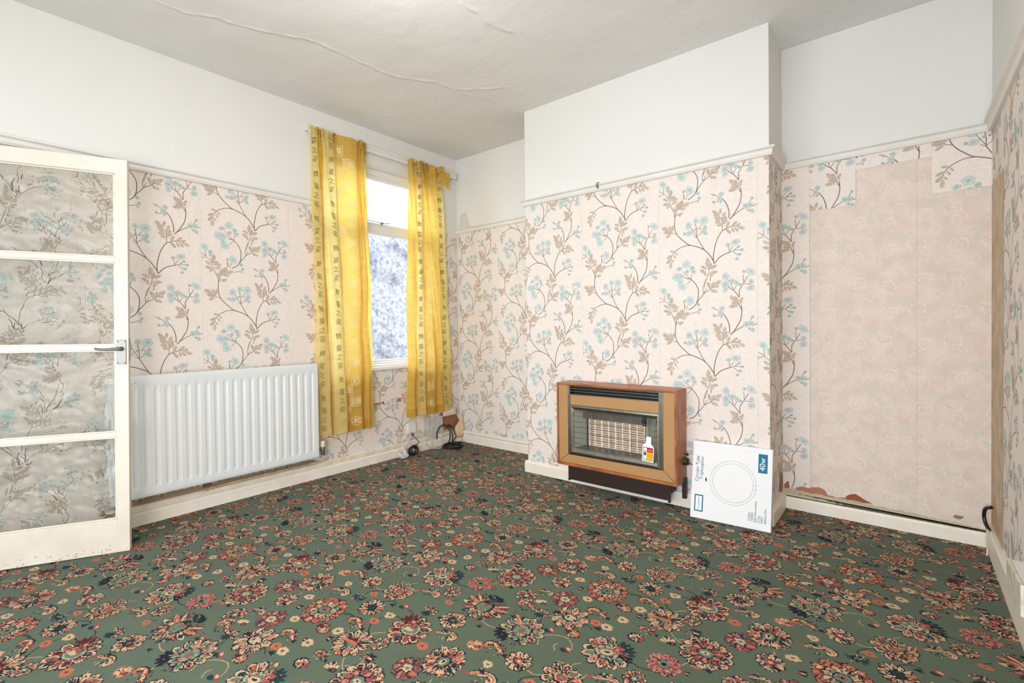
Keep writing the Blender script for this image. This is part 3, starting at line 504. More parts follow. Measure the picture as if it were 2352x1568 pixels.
# right wall
w = MB(); w.box((XR+.0012, YF-.2, 0), (XR+TH, YB+.2, ZC+.02), 0)
ORR, UR, NR = (XR, 0, 0), (0, -1, 0), (-1, 0, 0)
quad(w, ORR, UR, NR, -YB2, -YF, 0, ZR, 1); quad(w, ORR, UR, NR, -YB2, -YF, ZR, ZC, 0)
quad(w, ORR, UR, NR, -YB2, -2.985, 0, 1.79, 4, .0008)
paper(w, [(-2.78, 1.30, -2.985, -2.54), (-2.21, 1.64, -2.54, -1.97), (-1.64, 1.30, -1.97, -1.40)], (-2.985, -1.4, .14, ZR), ORR, UR, NR)
paper(w, [(-3.3, 1.50, -YB2, -2.985)], (-YB2, -2.985, 1.79, ZR), ORR, UR, NR)
ragged(w, ORR, UR, NR, [(-3.33, .13), (-3.3, .25), (-3.24, .3), (-3.16, .24), (-3.1, .14)], .0014, col=(196, 164, 122), seed=2)
ragged(w, ORR, UR, NR, [(-2.5, .13), (-2.45, .24), (-2.2, .26), (-2.05, .16), (-1.9, .12)], .0024, col=(198, 184, 162), seed=5)
struct(w.build('wall_right', WALLM))
# rear wall behind the camera, with an opening for the added fill-light window
w = MB()
for a, b, z0, z1 in ((XL-.1, ADDED_WIN[0], 0, ZC), (ADDED_WIN[1], XR+.1, 0, ZC), (ADDED_WIN[0], ADDED_WIN[1], 0, ADDED_WIN[2]), (ADDED_WIN[0], ADDED_WIN[1], ADDED_WIN[3], ZC)): w.box((a, YF-TH, z0), (b, YF, z1+.02), 1 if z1 < 1 else 0)
struct(w.build('wall_front', WALLM))
# ceiling with its old cracks and ridges
w = MB(); w.box((XL-.2, YF-.3, ZC), (XR+.2, YB+.2, ZC+.1), 0)
def ridge(P, wd, h, seed):
    R = random.Random(seed); P = catmull(P, 8)
    P = [(x+R.uniform(-.004, .004), y+R.uniform(-.004, .004)) for x, y in P]; rows = []
    for i, p in enumerate(P):
        q = P[min(i+1, len(P)-1)]; o = P[max(i-1, 0)]; d = Vector((q[0]-o[0], q[1]-o[1])).normalized(); nn = Vector((-d.y, d.x)); e = min(1, i/3, (len(P)-1-i)/3)
        hh = h*e*(.6+.4*math.sin(i*.9+seed)); rows.append([(p[0]+nn.x*wd*k, p[1]+nn.y*wd*k, ZC-hh*v-.0001) for k, v in ((-1, 0), (-.25, .7), (.1, 1), (.25, .1), (1, 0))])
    w.grid(rows, 0)
ridge([(-2.93, .77), (-2.91, .92), (-2.84, 1.02), (-2.82, 1.12), (-2.73, 1.31), (-2.66, 1.43), (-2.64, 1.52), (-2.63, 1.75), (-2.62, 1.93), (-2.58, 2.06), (-2.46, 2.24), (-2.42, 2.4), (-2.3, 2.5), (-2.1, 2.63)], .022, .006, 1)
ridge([(-1.78, 1.76), (-1.75, 1.9), (-1.76, 2.03), (-1.7, 2.18)], .03, .005, 2)
ridge([(-2.46, 2.24), (-2.44, 2.46), (-2.35, 2.65), (-2.32, 2.83)], .02, .003, 4)
ridge([(-.62, 2.72), (-.62, 2.8), (-.61, 2.9), (-.63, 2.98)], .004, .0015, 5)
ridge([(-3.2, 2.0), (-3.15, 2.3), (-3.05, 2.55)], .02, .002, 6)
struct(w.build('ceiling', [M_ceil]))
# ---------------------------------------------------------------- picture rail and skirting
def run(mb, prof, p, q, n, mi=0, e0=0, e1=0):
    """extrudes a (depth, height) profile from p to q along a wall whose room-side normal is n; e0/e1 lengthen the ends with depth (mitres)"""
    p, q, n = Vector(p), Vector(q), Vector(n); d = (q-p).normalized()
    A = [p - d*(e0*a) + n*a + Vector((0,0,b)) for a, b in prof]; B = [q + d*(e1*a) + n*a + Vector((0,0,b)) for a, b in prof]
    if d.cross(Vector((0,0,1))).dot(n) < 0: A, B = B, A
    for i in range(len(prof)):
        j = (i+1) % len(prof); mb.face([A[i], B[i], B[j], A[j]][::-1], mi)
    mb.face(A[::-1], mi); mb.face(B, mi)
RAIL = [(0, ZR), (.014, ZR), (.02, ZR+.012), (.02, ZR+.03), (.034, ZR+.038), (.034, ZR+.046), (0, ZR+.05)]
def trim(i, pts):
    mb = MB()
    for p, q, n, e0, e1 in pts: run(mb, RAIL, p, q, n, 0, e0, e1)
    struct(mb.build('trim_%d' % i, [M_gloss]))
trim(1, [((XL, DO[1]+.07, 0), (XL, WIN[0]-.05, 0), (1,0,0), 0, 0)])
trim(2, [((XL+.0, YB, 0), (XC0, YB, 0), (0,-1,0), 0, 0)])
trim(3, [((XC0, YC, 0), (XC1, YC, 0), (0,-1,0), 1, 1), ((XC1, YC, 0), (XC1, YB2, 0), (1,0,0), 1, -1), ((XC0, YC, 0), (XC0, YB, 0), (-1,0,0), 1, -1)])
trim(4, [((XC1, YB2, 0), (XR, YB2, 0), (0,-1,0), -1, -1)])
trim(5, [((XR, YB2, 0), (XR, YF, 0), (-1,0,0), -1, 0)])
def skirting(name, runs, h, gap=.0, cap=0, capm=2):
    mb = MB(); prof = [(0, 0), (.02, 0), (.02, h-.012), (.014, h), (0, h)]
    for p, q, n, e0, e1 in runs:
        run(mb, prof, p, q, n, 0, e0, e1)
        if gap: run(mb, [(0, h), (.012, h), (.012, h+gap), (0, h+gap)], p, q, n, 1, e0, e1)
        if cap: run(mb, [(0, h+gap), (.016, h+gap), (.016, h+gap+cap-.006), (.008, h+gap+cap), (0, h+gap+cap)], p, q, n, capm, e0, e1)
    struct(mb.build(name, [M_skirt, M_gap, M_yellowed]))
skirting('baseboard_left', [((XL, DO[1]+.07, 0), (XL, YB, 0), (1,0,0), 0, 0), ((XL, YF, 0), (XL, DO[0]-.07, 0), (1,0,0), 0, 0)], .078, .002, .036)
skirting('baseboard_back_left', [((XL, YB, 0), (XC0, YB, 0), (0,-1,0), 0, 0)], .080, .004, .026, 0)
skirting('baseboard_chimney', [((XC0, YC, 0), (XC1, YC, 0), (0,-1,0), 1, 1), ((XC1, YC, 0), (XC1, YB2, 0), (1,0,0), 1, 0), ((XC0, YC, 0), (XC0, YB, 0), (-1,0,0), 1, 0)], .086)
skirting('baseboard_back_right', [((XC1, YB2, 0), (XR, YB2, 0), (0,-1,0), 0, 0)], .072, .004)
skirting('baseboard_right', [((XR, YB2, 0), (XR, YF, 0), (-1,0,0), 0, 0)], .118)
skirting('baseboard_front', [((XL, YF, 0), (XR, YF, 0), (0,1,0), 0, 0)], .1)
# ---------------------------------------------------------------- windows
M_upvc = mat('white_window_paint', 'ECECEA', .3)
M_steel = mat('dull_steel', '77776F', .4, .8)
M_chrome = mat('aged_chrome', 'A9A79C', .26, 1.0, noise=(30, .5, '7E7D72'))
M_dark = mat('dark_brown_metal', '2E201B', .45)
M_black = mat('black_plastic', '17181A', .4)
M_whitep = mat('white_plastic', 'E4E2DC', .4)
def glass_mat(name, rough=0.0):
    mt = bpy.data.materials.new(name); mt.use_nodes = True; n = mt.node_tree.nodes; L = mt.node_tree.links; n.remove(n['Principled BSDF'])
    a = n.new('ShaderNodeBsdfTransparent'); a.inputs[0].default_value = (.97, .98, .98, 1); b = n.new('ShaderNodeBsdfGlossy'); b.inputs['Roughness'].default_value = .02
    lw = n.new('ShaderNodeLayerWeight'); lw.inputs[0].default_value = .5; pw = n.new('ShaderNodeMath'); pw.operation = 'POWER'; pw.inputs[1].default_value = 5; L.new(lw.outputs['Facing'], pw.inputs[0]); fr = n.new('ShaderNodeMath'); fr.operation = 'MULTIPLY_ADD'; fr.inputs[1].default_value = .8; fr.inputs[2].default_value = .03; L.new(pw.outputs[0], fr.inputs[0]); mx = n.new('ShaderNodeMixShader'); L.new(fr.outputs[0], mx.inputs[0]); L.new(a.outputs[0], mx.inputs[1]); L.new(b.outputs[0], mx.inputs[2]); L.new(mx.outputs[0], n['Material Output'].inputs[0])
    return mt
M_pane = glass_mat('clear_pane')
y0, y1, z0, z1 = WIN
t = struct(empty('window_1', (XL-.12, (y0+y1)/2, z0)))
def fr_box(mb, a, b, bev=.004): mb.box(a, b, 0, bev=bev)
x0, x1 = XL-.17, XL-.09
mb = MB()
fr_box(mb, (x0, y0, z0), (x1, y0+.055, z1)); fr_box(mb, (x0, y1-.055, z0), (x1, y1, z1)); fr_box(mb, (x0, y0, z1-.05), (x1, y1, z1)); fr_box(mb, (x0, y0, z0), (x1, y1, z0+.04))
fr_box(mb, (x0, y0, 1.955), (x1, y1, 2.015)); fr_box(mb, (x0+.005, y0+.01, 2.005), (x1-.02, y1-.01, 2.048)); fr_box(mb, (x0+.01, y0+.04, z0+.035), (x1-.02, y1-.04, z0+.055))
fr_box(mb, (x0+.01, y0+.04, z1-.075), (x1-.02, y1-.04, z1-.045))
mb.build('window_frame', [M_upvc], t)
for nm, a, b in (('glass_pane', .845, 1.96), ('glass_pane', 2.04, 2.43)):
    mb = MB(); mb.box((x0+.03, y0+.045, a), (x0+.034, y1-.045, b)); mb.build(nm, [M_pane], t)
mb = MB(); mb.box((XL-.10, y0-.0, z0-.022), (XL+.028, y1+.0, z0+.006), bev=.006); mb.build('window_sill', [M_upvc], t)
mb = MB(); mb.tube([(x1-.005, 2.30, 2.055), (x1-.0, 2.62, 2.052), (x1+.006, 2.66, 2.058)], .004); mb.tube([(x1-.01, 2.58, 2.03), (x1-.0, 2.585, 2.058)], .005); mb.box((x1-.012, 2.565, 2.045), (x1+.004, 2.60, 2.052), bev=.001); mb.build('casement_stay', [M_steel], t)
for c in t.children: c.data.transform(Matrix.Translation(-t.location))
t = struct(empty('window_added', ((ADDED_WIN[0]+ADDED_WIN[1])/2, YF-.12, ADDED_WIN[2]))); mb = MB(); a, b = YF-.17, YF-.1; q0, q1, z0, z1 = ADDED_WIN  # rear window added out of view to let in more daylight
for p, r in (((q0, a, z0), (q0+.06, b, z1)), ((q1-.06, a, z0), (q1, b, z1)), ((q0, a, z1-.06), (q1, b, z1)), ((q0, a, z0), (q1, b, z0+.06)), (((q0+q1)/2-.03, a, z0), ((q0+q1)/2+.03, b, z1))): fr_box(mb, p, r)
mb.build('window_frame', [M_upvc], t)
mb = MB(); mb.box((q0+.05, a+.03, z0+.05), (q1-.05, a+.034, z1-.05)); mb.build('glass_pane', [M_pane], t)
for c in t.children: c.data.transform(Matrix.Translation(-t.location))
# what stands outside the window: a rough rendered stone wall and the yard
M_stone = mat('pale_rendered_stone', '8A8A8E', .95, noise=(22, 1.0, '66666F'), bump=(14, .9, .05), spec=.2)
M_yard = mat('yard_concrete', '8A8A86', .95, noise=(4, .6, '6E6E6A'))
R = random.Random(7); mb = MB(); xo = XL-1.75; rows = []
from mathutils import noise as mn
ny, nz = 200, 90
for i in range(ny+1):
    yy = .5+6.2*i/ny; zt = 2.25+.075*(yy-2.0)+.02*mn.noise((yy*3, 0, 5)); row = []
    for j in range(nz+1):
        zz = -.6+(zt+.6)*j/nz
        d = .09*mn.noise((yy*2.2, zz*3.6, 1.3))+.05*mn.noise((yy*6, zz*9, 4.1))+.03*mn.noise((yy*15, zz*17, 2.2))
        if abs(mn.noise((yy*2.9, zz*4.5, 8.8))) > .42 and zz > 1.2: d -= .05
        row.append((xo+d, yy, zz))
    row.append((xo-.3, yy, zt)); rows.append(row)
mb.grid(rows, 0)
tag(mb.build('garden_wall', [M_stone]), 'pale rough rendered stone wall outside the window beyond the glass', 'wall')
mb = MB(); mb.box((XL-9, -6, -.75), (XL-TH, 9, -.6)); struct(mb.build('floor_yard', [M_yard]))
mb = MB(); mb.box((XL-TH, YF-6, -.75), (XR+6, YF-TH, -.6)); struct(mb.build('floor_garden', [M_yard]))
# ---------------------------------------------------------------- the glazed door, opened back towards the left wall
A0 = Vector((-3.096, .648, 0)); dd = Vector((.43705, .89944, 0)); nn = Vector((.89944, -.43705, 0)); DW, DH = .762, 1.985
hinge = A0 - dd*(DW-.02); Md = Matrix.Translation(hinge+Vector((0,0,.012))) @ Matrix(((dd.x, -nn.x, 0, 0), (dd.y, -nn.y, 0, 0), (0, 0, 1, 0), (0, 0, 0, 1))) @ Matrix.Rotation(math.radians(.75), 4, 'Y')
door = struct(empty('door_1')); door.matrix_world = Md       # local x: hinge -> free edge, local y: into the door (away from the room)
T_ = .036; W_ = DW; rails = [(0, .168), (.588, .612), (1.03, 1.054), (1.476, 1.5), (1.925, DH+.012)]; ST = .052
mb = MB(); mb.box((0, 0, 0), (ST, T_, DH+.012), bev=.003); mb.box((W_-ST, 0, 0), (W_, T_, DH+.012), bev=.003)
for i, (a, b) in enumerate(rails): mb.box((ST-.001, .0005 if i in (0, 4) else .006, a), (W_-ST+.001, T_-.0005 if i in (0, 4) else T_-.006, b), bev=.0025)
for i in range(4):                                  # putty beads round each pane
    a, b = rails[i][1], rails[i+1][0]
    for p, q in (((ST, .007, a), (ST+.009, .017, b)), ((W_-ST-.009, .007, a), (W_-ST, .017, b)), ((ST, .007, a), (W_-ST, .017, a+.008)), ((ST, .007, b-.008), (W_-ST, .017, b))): mb.box(p, q, 0, bev=.003)
R = random.Random(3)
for _ in range(70):                                 # chips along the bottom rail
    u, z = R.uniform(.03, W_-.01), abs(R.gauss(0, .02))+.003; s = R.uniform(.0006, .002)
    mb.face([(u+s*2*math.cos(2*PI*k/6), -.0004, z+s*math.sin(2*PI*k/6)) for k in range(6)], 1)
mb.box((W_-.0445+.03, -.0006, .955), (W_-.0445+.036, 0, 1.075), 1)
mb.build('door_frame', [mat('cream_door_paint', 'DED4C4', .5, noise=(6, .6, 'D0C3AF'), bump=(25, .2, .003)), M_torn], door)
# patterned (cast) glass: cells of a few centimetres with domed faces
gm = bpy.data.materials.new('cast_patterned_glass'); gm.use_nodes = True; n = gm.node_tree.nodes; L = gm.node_tree.links; n.remove(n['Principled BSDF'])
rf = n.new('ShaderNodeBsdfRefraction'); rf.inputs['IOR'].default_value = 1.34; rf.inputs['Roughness'].default_value = .02; rf.inputs[0].default_value = (.95, .97, .94, 1)
gl = n.new('ShaderNodeBsdfGlossy'); gl.inputs['Roughness'].default_value = .35; tr = n.new('ShaderNodeBsdfTransparent'); tr.inputs[0].default_value = (.93, .95, .93, 1)
co = n.new('ShaderNodeTexCoord'); ns = n.new('ShaderNodeTexNoise'); ns.inputs['Scale'].default_value = 9; ns.inputs['Detail'].default_value = 1
ad = n.new('ShaderNodeVectorMath'); ad.operation = 'MULTIPLY_ADD'; ad.inputs[1].default_value = (.035, .035, .035); L.new(co.outputs['Object'], ns.inputs['Vector']); L.new(ns.outputs['Color'], ad.inputs[0]); L.new(co.outputs['Object'], ad.inputs[2])
vo = n.new('ShaderNodeTexVoronoi'); vo.inputs['Scale'].default_value = 20; vo.feature = 'F1'; L.new(ad.outputs[0], vo.inputs['Vector'])
n2 = n.new('ShaderNodeTexNoise'); n2.inputs['Scale'].default_value = 12; n2.inputs['Detail'].default_value = 0; L.new(co.outputs['Object'], n2.inputs['Vector'])
hm = n.new('ShaderNodeMath'); hm.operation = 'ADD'; L.new(vo.outputs['Distance'], hm.inputs[0]); L.new(n2.outputs['Fac'], hm.inputs[1])
bp = n.new('ShaderNodeBump'); bp.inputs['Strength'].default_value = 1; bp.inputs['Distance'].default_value = .0145; L.new(hm.outputs[0], bp.inputs['Height'])
L.new(bp.outputs[0], rf.inputs['Normal']); L.new(bp.outputs[0], gl.inputs['Normal'])
m1 = n.new('ShaderNodeMixShader'); m1.inputs[0].default_value = .1; L.new(rf.outputs[0], m1.inputs[1]); L.new(tr.outputs[0], m1.inputs[2])
m2 = n.new('ShaderNodeMixShader'); m2.inputs[0].default_value = .03; L.new(m1.outputs[0], m2.inputs[1]); L.new(gl.outputs[0], m2.inputs[2]); L.new(m2.outputs[0], n['Material Output'].inputs[0])
for i in range(4):
    a, b = rails[i][1], rails[i+1][0]; mb = MB()
    mb.grid([[(ST+.001+(W_-2*ST-.002)*p, .019, a+.001+(b-a-.002)*q) for q in (0, 1)] for p in (0, 1)], 0, smooth=False); mb.build('glass_pane', [gm], door)
mb = MB(); pu = W_-.0285
mb.box((pu-.0195, -.004, .958), (pu+.0195, 0, 1.082), bev=.0015)
for a in (-.0145, .0145):
    for z in (.966, 1.074): mb.lathe([(.0034, 0), (.003, .0016), (.0012, .0018)], (pu+a, -.0038, z), (0, -1, 0), n=10)
hp = mb.build('handle_plate', [M_steel], door)
mb = MB(); hz = 1.036
mb.lathe([(.011, 0), (.0105, .012), (.008, .02), (.008, .03)], (pu, -.003, hz), (0, -1, 0), n=16)
mb.tube(catmull([(pu+.004, -.034, hz+.001), (pu-.012, -.038, hz+.001), (pu-.035, -.04, hz-.001), (pu-.06, -.038, hz-.002), (pu-.085, -.036, hz), (pu-.098, -.033, hz+.004)], 5), [.0085]*5+[.0075]*5+[.0062]*5+[.0058]*6+[.0055]*5, n=10)
mb.build('lever', [M_steel], hp)
mb = MB(); mb.box((W_-.0005, .009, .975), (W_+.0015, .026, 1.09), 0); mb.box((W_, .012, 1.03), (W_+.006, .023, 1.05), 0, bev=.002); mb.build('latch', [M_steel], door)
# door lining and architrave in the left wall
mb = MB(); a, b, h = DO
mb.box((XL-TH, a, 0), (XL+.004, a+.025, h)); mb.box((XL-TH, b-.025, 0), (XL-.0, b, h)); mb.box((XL-TH, a, h-.025), (XL+.004, b, h))
for p, q in (((XL, a-.06, 0), (XL+.018, a+.01, h+.06)), ((XL, a-.06, h-.01), (XL+.018, b+.06, h+.06)), ((XL, b+.008, 0), (XL+.016, b+.06, h+.06))): mb.box(p, q, bev=.004)
struct(mb.build('trim_6', [M_gloss]))
mb = MB(); mb.box((XL-1.2, a-.6, -.02), (XL-1.15, b+.6, ZC)); mb.box((XL-1.2, a-.65, -.02), (XL-TH, a-.6, ZC)); mb.box((XL-1.2, b+.6, -.02), (XL-TH, b+.65, ZC)); mb.box((XL-1.2, a-.65, -.05), (XL-TH, b+.65, -.001)); mb.box((XL-1.2, a-.65, ZC), (XL-TH, b+.65, ZC+.05))
struct(mb.build('wall_hall', [M_white]))
# ---------------------------------------------------------------- curtains
def curtain_mat():
    mt = bpy.data.materials.new('yellow_printed_cotton'); mt.use_nodes = True; n = mt.node_tree.nodes; L = mt.node_tree.links; b = n['Principled BSDF']
    b.inputs['Roughness'].default_value = .7; b.inputs['Specular IOR Level'].default_value = .25; b.inputs['Sheen Weight'].default_value = .15
    a = n.new('ShaderNodeAttribute'); a.attribute_name = 'ink'; g = n.new('ShaderNodeNewGeometry'); mp = n.new('ShaderNodeMapping'); mp.inputs['Scale'].default_value = (14, 14, 26)
    t = n.new('ShaderNodeTexNoise'); t.inputs['Scale'].default_value = 1; t.inputs['Detail'].default_value = 5; L.new(g.outputs['Position'], mp.inputs[0]); L.new(mp.outputs[0], t.inputs['Vector'])
    r = n.new('ShaderNodeMapRange'); r.inputs[1].default_value = .3; r.inputs[2].default_value = .7; r.inputs[3].default_value = .93; r.inputs[4].default_value = 1.07; L.new(t.outputs['Fac'], r.inputs[0])
    v = n.new('ShaderNodeVectorMath'); v.operation = 'SCALE'; L.new(a.outputs['Color'], v.inputs[0]); L.new(r.outputs[0], v.inputs['Scale']); L.new(v.outputs[0], b.inputs['Base Color'])
    tl = n.new('ShaderNodeBsdfTranslucent'); L.new(v.outputs[0], tl.inputs[0]); mx = n.new('ShaderNodeMixShader'); mx.inputs[0].default_value = .62
    L.new(b.outputs[0], mx.inputs[1]); L.new(tl.outputs[0], mx.inputs[2]); L.new(mx.outputs[0], n['Material Output'].inputs[0])
    return mt
M_curt = curtain_mat()
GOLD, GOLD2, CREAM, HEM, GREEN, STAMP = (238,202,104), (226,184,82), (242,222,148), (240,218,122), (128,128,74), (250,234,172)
class Curtain:
    def __init__(s, bot, top, zb, zt, seed, frill):
        s.seed = seed; s.zb, s.zt = zb, zt; s.frill = frill; s.n = len(bot)-1; s.sub = 7
        s.cols = [c for _, _, c in bot]; s.B = np.array(catmull_soft([(a, b) for a, b, _ in bot], s.sub)); s.Tp = np.array(catmull_soft(top, s.sub))
        s.m = len(s.B)
    def P(s, k, z):
        """k: running index along the cloth, z: height"""
        k = max(0, min(s.m-1.0001, k)); i = int(k); f = k-i; b = s.B[i]*(1-f)+s.B[i+1]*f; t = s.Tp[i]*(1-f)+s.Tp[i+1]*f
        v = (z-s.zb)/(s.zt-s.zb); e = v**1.3; q = b*(1-e)+t*e; w = math.sin(v*PI)
        dy = .006*w*math.sin(z*5+k*.35+s.seed)+.004*math.sin(z*11+k*.6); dx = .007*math.sin(z*4.1+k*.5+s.seed)*(1-v)*.8+.004*math.sin(z*9+k*.9)
        if v > .9: dy += .006*math.sin(k*1.7+z*40)*(v-.9)*10; dx += .008*math.sin(k*2.3)*(v-.9)*10
        return Vector((XL+max(.03 if z < 2.2 else .048, .075+(q[1]-.075)*1.35+.004+dx), q[0]+dy, z))
    def N(s, k, z):
        a = s.P(k+.3, z)-s.P(k-.3, z); n = a.cross(Vector((0, 0, 1))); n.normalize(); return n if n.x > 0 else (n if abs(n.x) > .02 else -n)
    def mesh(s, mb):
        nz = 64; rows = []
        for i in range((s.m-1)*1+1):
            zt = s.zt+s.frill*(.5*math.sin(i*.8+s.seed)+.5*math.sin(i*.33)); zb = s.zb+.006*math.sin(i*.4+s.seed); P = []
            for j in range(nz+1):
                z = zb+(zt-zb)*j/nz; P.append(s.P(i, z))
            rows.append(P)
        def col(i, j):
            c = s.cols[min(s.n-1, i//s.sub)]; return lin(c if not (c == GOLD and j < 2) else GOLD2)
        mb.grid(rows, 0, col, True)
    def draw(s, mb, tris, seg, a, z, col, scale=1.0, h=.0022):
        """places 2D triangles (metres) on the cloth: centred at fraction a of stripe seg, at height z"""
        k0 = seg*s.sub; p, q = s.P(k0+.2, z), s.P(k0+s.sub-.2, z); wdt = max(.02, (q-p).length); T = []
        for t in tris:
            tt = []
            for x, y in t:
                k = k0+s.sub*min(1.0, max(0.0, a+x*scale/wdt)); zz = z+y*scale; pt = s.P(k, zz); nm = s.N(k, zz)
                if nm.x < 0: nm = -nm
                tt.append(tuple(pt+nm*h))
            T.append(tt)
        if T: mb.tris(np.array(T), np.array([lin(col)]*len(T)), 1)
def catmull_soft(P, n):
    c = catmull(P, n); out = []
    L_ = [P[0]]
    for i in range(len(P)-1):
        for k in range(n):
            t = k/n; lx = tuple(P[i][j]+(P[i+1][j]-P[i][j])*t for j in range(len(P[0]))); cx = c[i*n+k]
            out.append(tuple(.55*a+.45*b for a, b in zip(lx, cx)))
    out.append(P[-1]); return out
def circle_tris(r, w=.0018, n=22):
    T = []
    for i in range(n):
        a, b = 2*PI*i/n, 2*PI*(i+1)/n; p = [(math.cos(a)*r, math.sin(a)*r), (math.cos(b)*r, math.sin(b)*r), (math.cos(b)*(r-w), math.sin(b)*(r-w)), (math.cos(a)*(r-w), math.sin(a)*(r-w))]
        T += [(p[0], p[1], p[2]), (p[0], p[2], p[3])]
    return T
def rect_tris(x0, y0, x1, y1): return [((x0, y0), (x1, y0), (x1, y1)), ((x0, y0), (x1, y1), (x0, y1))]
def split_tris(T, m=.009):
    out = []; st = [tuple(map(tuple, t)) for t in T]
    while st:
        t = st.pop(); e = [math.dist(t[i], t[(i+1) % 3]) for i in range(3)]; i = e.index(max(e))
        if e[i] <= m: out.append(t); continue
        a, b, c = t[i], t[(i+1) % 3], t[(i+2) % 3]; mid = ((a[0]+b[0])/2, (a[1]+b[1])/2); st += [(a, mid, c), (mid, b, c)]
    return out
def centred(s, size):
    T = text_tris(s, size)
    if not len(T): return []
    lo, hi = T.reshape(-1, 2).min(0), T.reshape(-1, 2).max(0); T = T-(lo+hi)/2; return T.tolist()
SCRIPT = [centred(c, .050) for c in '舞臺之姿']; SEALG = [centred(c, .05) for c in '和福']; SEALB = centred('圖', .075)
def seal_round(i): return split_tris(circle_tris(.036)+circle_tris(.031, .001)+SEALG[i % 2])
def seal_square(): return split_tris(rect_tris(-.042, .036, .042, .039)+rect_tris(-.042, -.039, .042, -.036)+rect_tris(-.042, -.039, -.039, .039)+rect_tris(.039, -.039, .042, .039)+rect_tris(-.034, -.03, -.031, .03)+rect_tris(-.026, -.03, -.023, .03)+rect_tris(-.018, -.03, -.015, .03)+[[(x*.62+.012, y*.75) for x, y in t] for t in SEALB])
def dress(c, mb, scripts, panels):
    for seg, a, off in scripts:
        z = c.zb+off
        while z < c.zt-.12:
            for ch, dz in zip(SCRIPT, (.225, .135, .066, 0)):
                if z+dz < c.zt-.06: c.draw(mb, [[(x*.72+y*.18*math.sin(z*30+dz*50), y+x*.25*math.sin(dz*90+z*9)) for x, y in t] for t in ch], seg, a, z+dz+.03, GREEN)
            z += .335
    for seg, a, off in panels:
        z = c.zb+off; i = 0
        while z < c.zt-.1:
            c.draw(mb, seal_round(i) if i % 2 == 0 else seal_square(), seg, a, z, STAMP); z += .155; i += 1
M_cink = print_mat('curtain_print', .7, .05, 80)
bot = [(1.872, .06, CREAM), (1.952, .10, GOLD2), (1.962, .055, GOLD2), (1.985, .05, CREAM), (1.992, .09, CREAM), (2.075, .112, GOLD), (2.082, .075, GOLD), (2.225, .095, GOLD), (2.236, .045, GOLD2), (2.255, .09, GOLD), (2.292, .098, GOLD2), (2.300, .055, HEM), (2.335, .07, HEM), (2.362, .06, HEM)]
top = [(1.858, .055), (1.905, .06), (1.915, .045), (1.945, .05), (1.955, .07), (2.035, .062), (2.05, .055), (2.23, .07), (2.238, .05), (2.262, .08), (2.28, .085), (2.288, .05), (2.31, .07), (2.326, .055)]
c = Curtain(bot, top, .325, 2.63, 1, .012); mb = MB(); c.mesh(mb); dress(c, mb, [(0, .45, .03), (4, .55, .16)], [(6, .62, .08), (6, .12, .17)])
o = tag(mb.build('curtain', [M_curt, M_cink]), 'wider yellow cotton curtain with green script stripes, next to the radiator', 'curtain', 'yellow curtains at the window'); rebase(o, (XL+.08, 2.1, 2.63))
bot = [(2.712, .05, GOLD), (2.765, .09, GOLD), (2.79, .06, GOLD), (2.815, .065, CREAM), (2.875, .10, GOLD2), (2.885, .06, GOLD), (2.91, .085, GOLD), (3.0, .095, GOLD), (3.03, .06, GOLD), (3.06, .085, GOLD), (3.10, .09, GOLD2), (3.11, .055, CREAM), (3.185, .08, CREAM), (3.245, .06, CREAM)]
top = [(2.765, .055), (2.80, .07), (2.83, .05), (2.85, .07), (2.875, .085), (2.885, .05), (2.905, .085), (2.925, .055), (2.945, .085), (2.965, .055), (3.06, .08), (3.07, .055), (3.12, .07), (3.165, .055)]
c = Curtain(bot, top, .345, 2.625, 4, .014); mb = MB(); c.mesh(mb); dress(c, mb, [(3, .5, .12), (11, .7, .05)], [(6, .5, .10)])
fl = [[Vector((XL+.085+.012*math.sin(j*1.2+i), 3.09+.135*i/6+.012*j/6*(1 if i > 3 else 0), 2.625-.165*(j/6)*(.75+.25*i/6)+.02*math.sin(i*.9))) for j in range(7)] for i in range(7)]
fl[0] = [p+Vector((-.02, 0, 0)) for p in fl[0]]; mb.grid(fl, 0, lin(GOLD), True)
o = tag(mb.build('curtain', [M_curt, M_cink]), 'narrower yellow curtain with a folded-over top corner, nearest the room corner', 'curtain', 'yellow curtains at the window'); rebase(o, (XL+.08, 3.0, 2.62))
t = tag(empty('curtain_rail', (XL, 2.6, 2.6)), 'white painted wooden batten with curtain track fixed above the window', 'curtain rail')
mb = MB(); mb.box((XL, 1.835, 2.60), (XL+.03, 3.39, 2.652), bev=.003); mb.build('batten', [M_gloss], t)
mb = MB(); mb.box((XL+.03, 1.86, 2.583), (XL+.042, 3.36, 2.606), bev=.002); mb.build('track', [M_whitep], t)
for c_ in t.children: c_.data.transform(Matrix.Translation(-t.location))
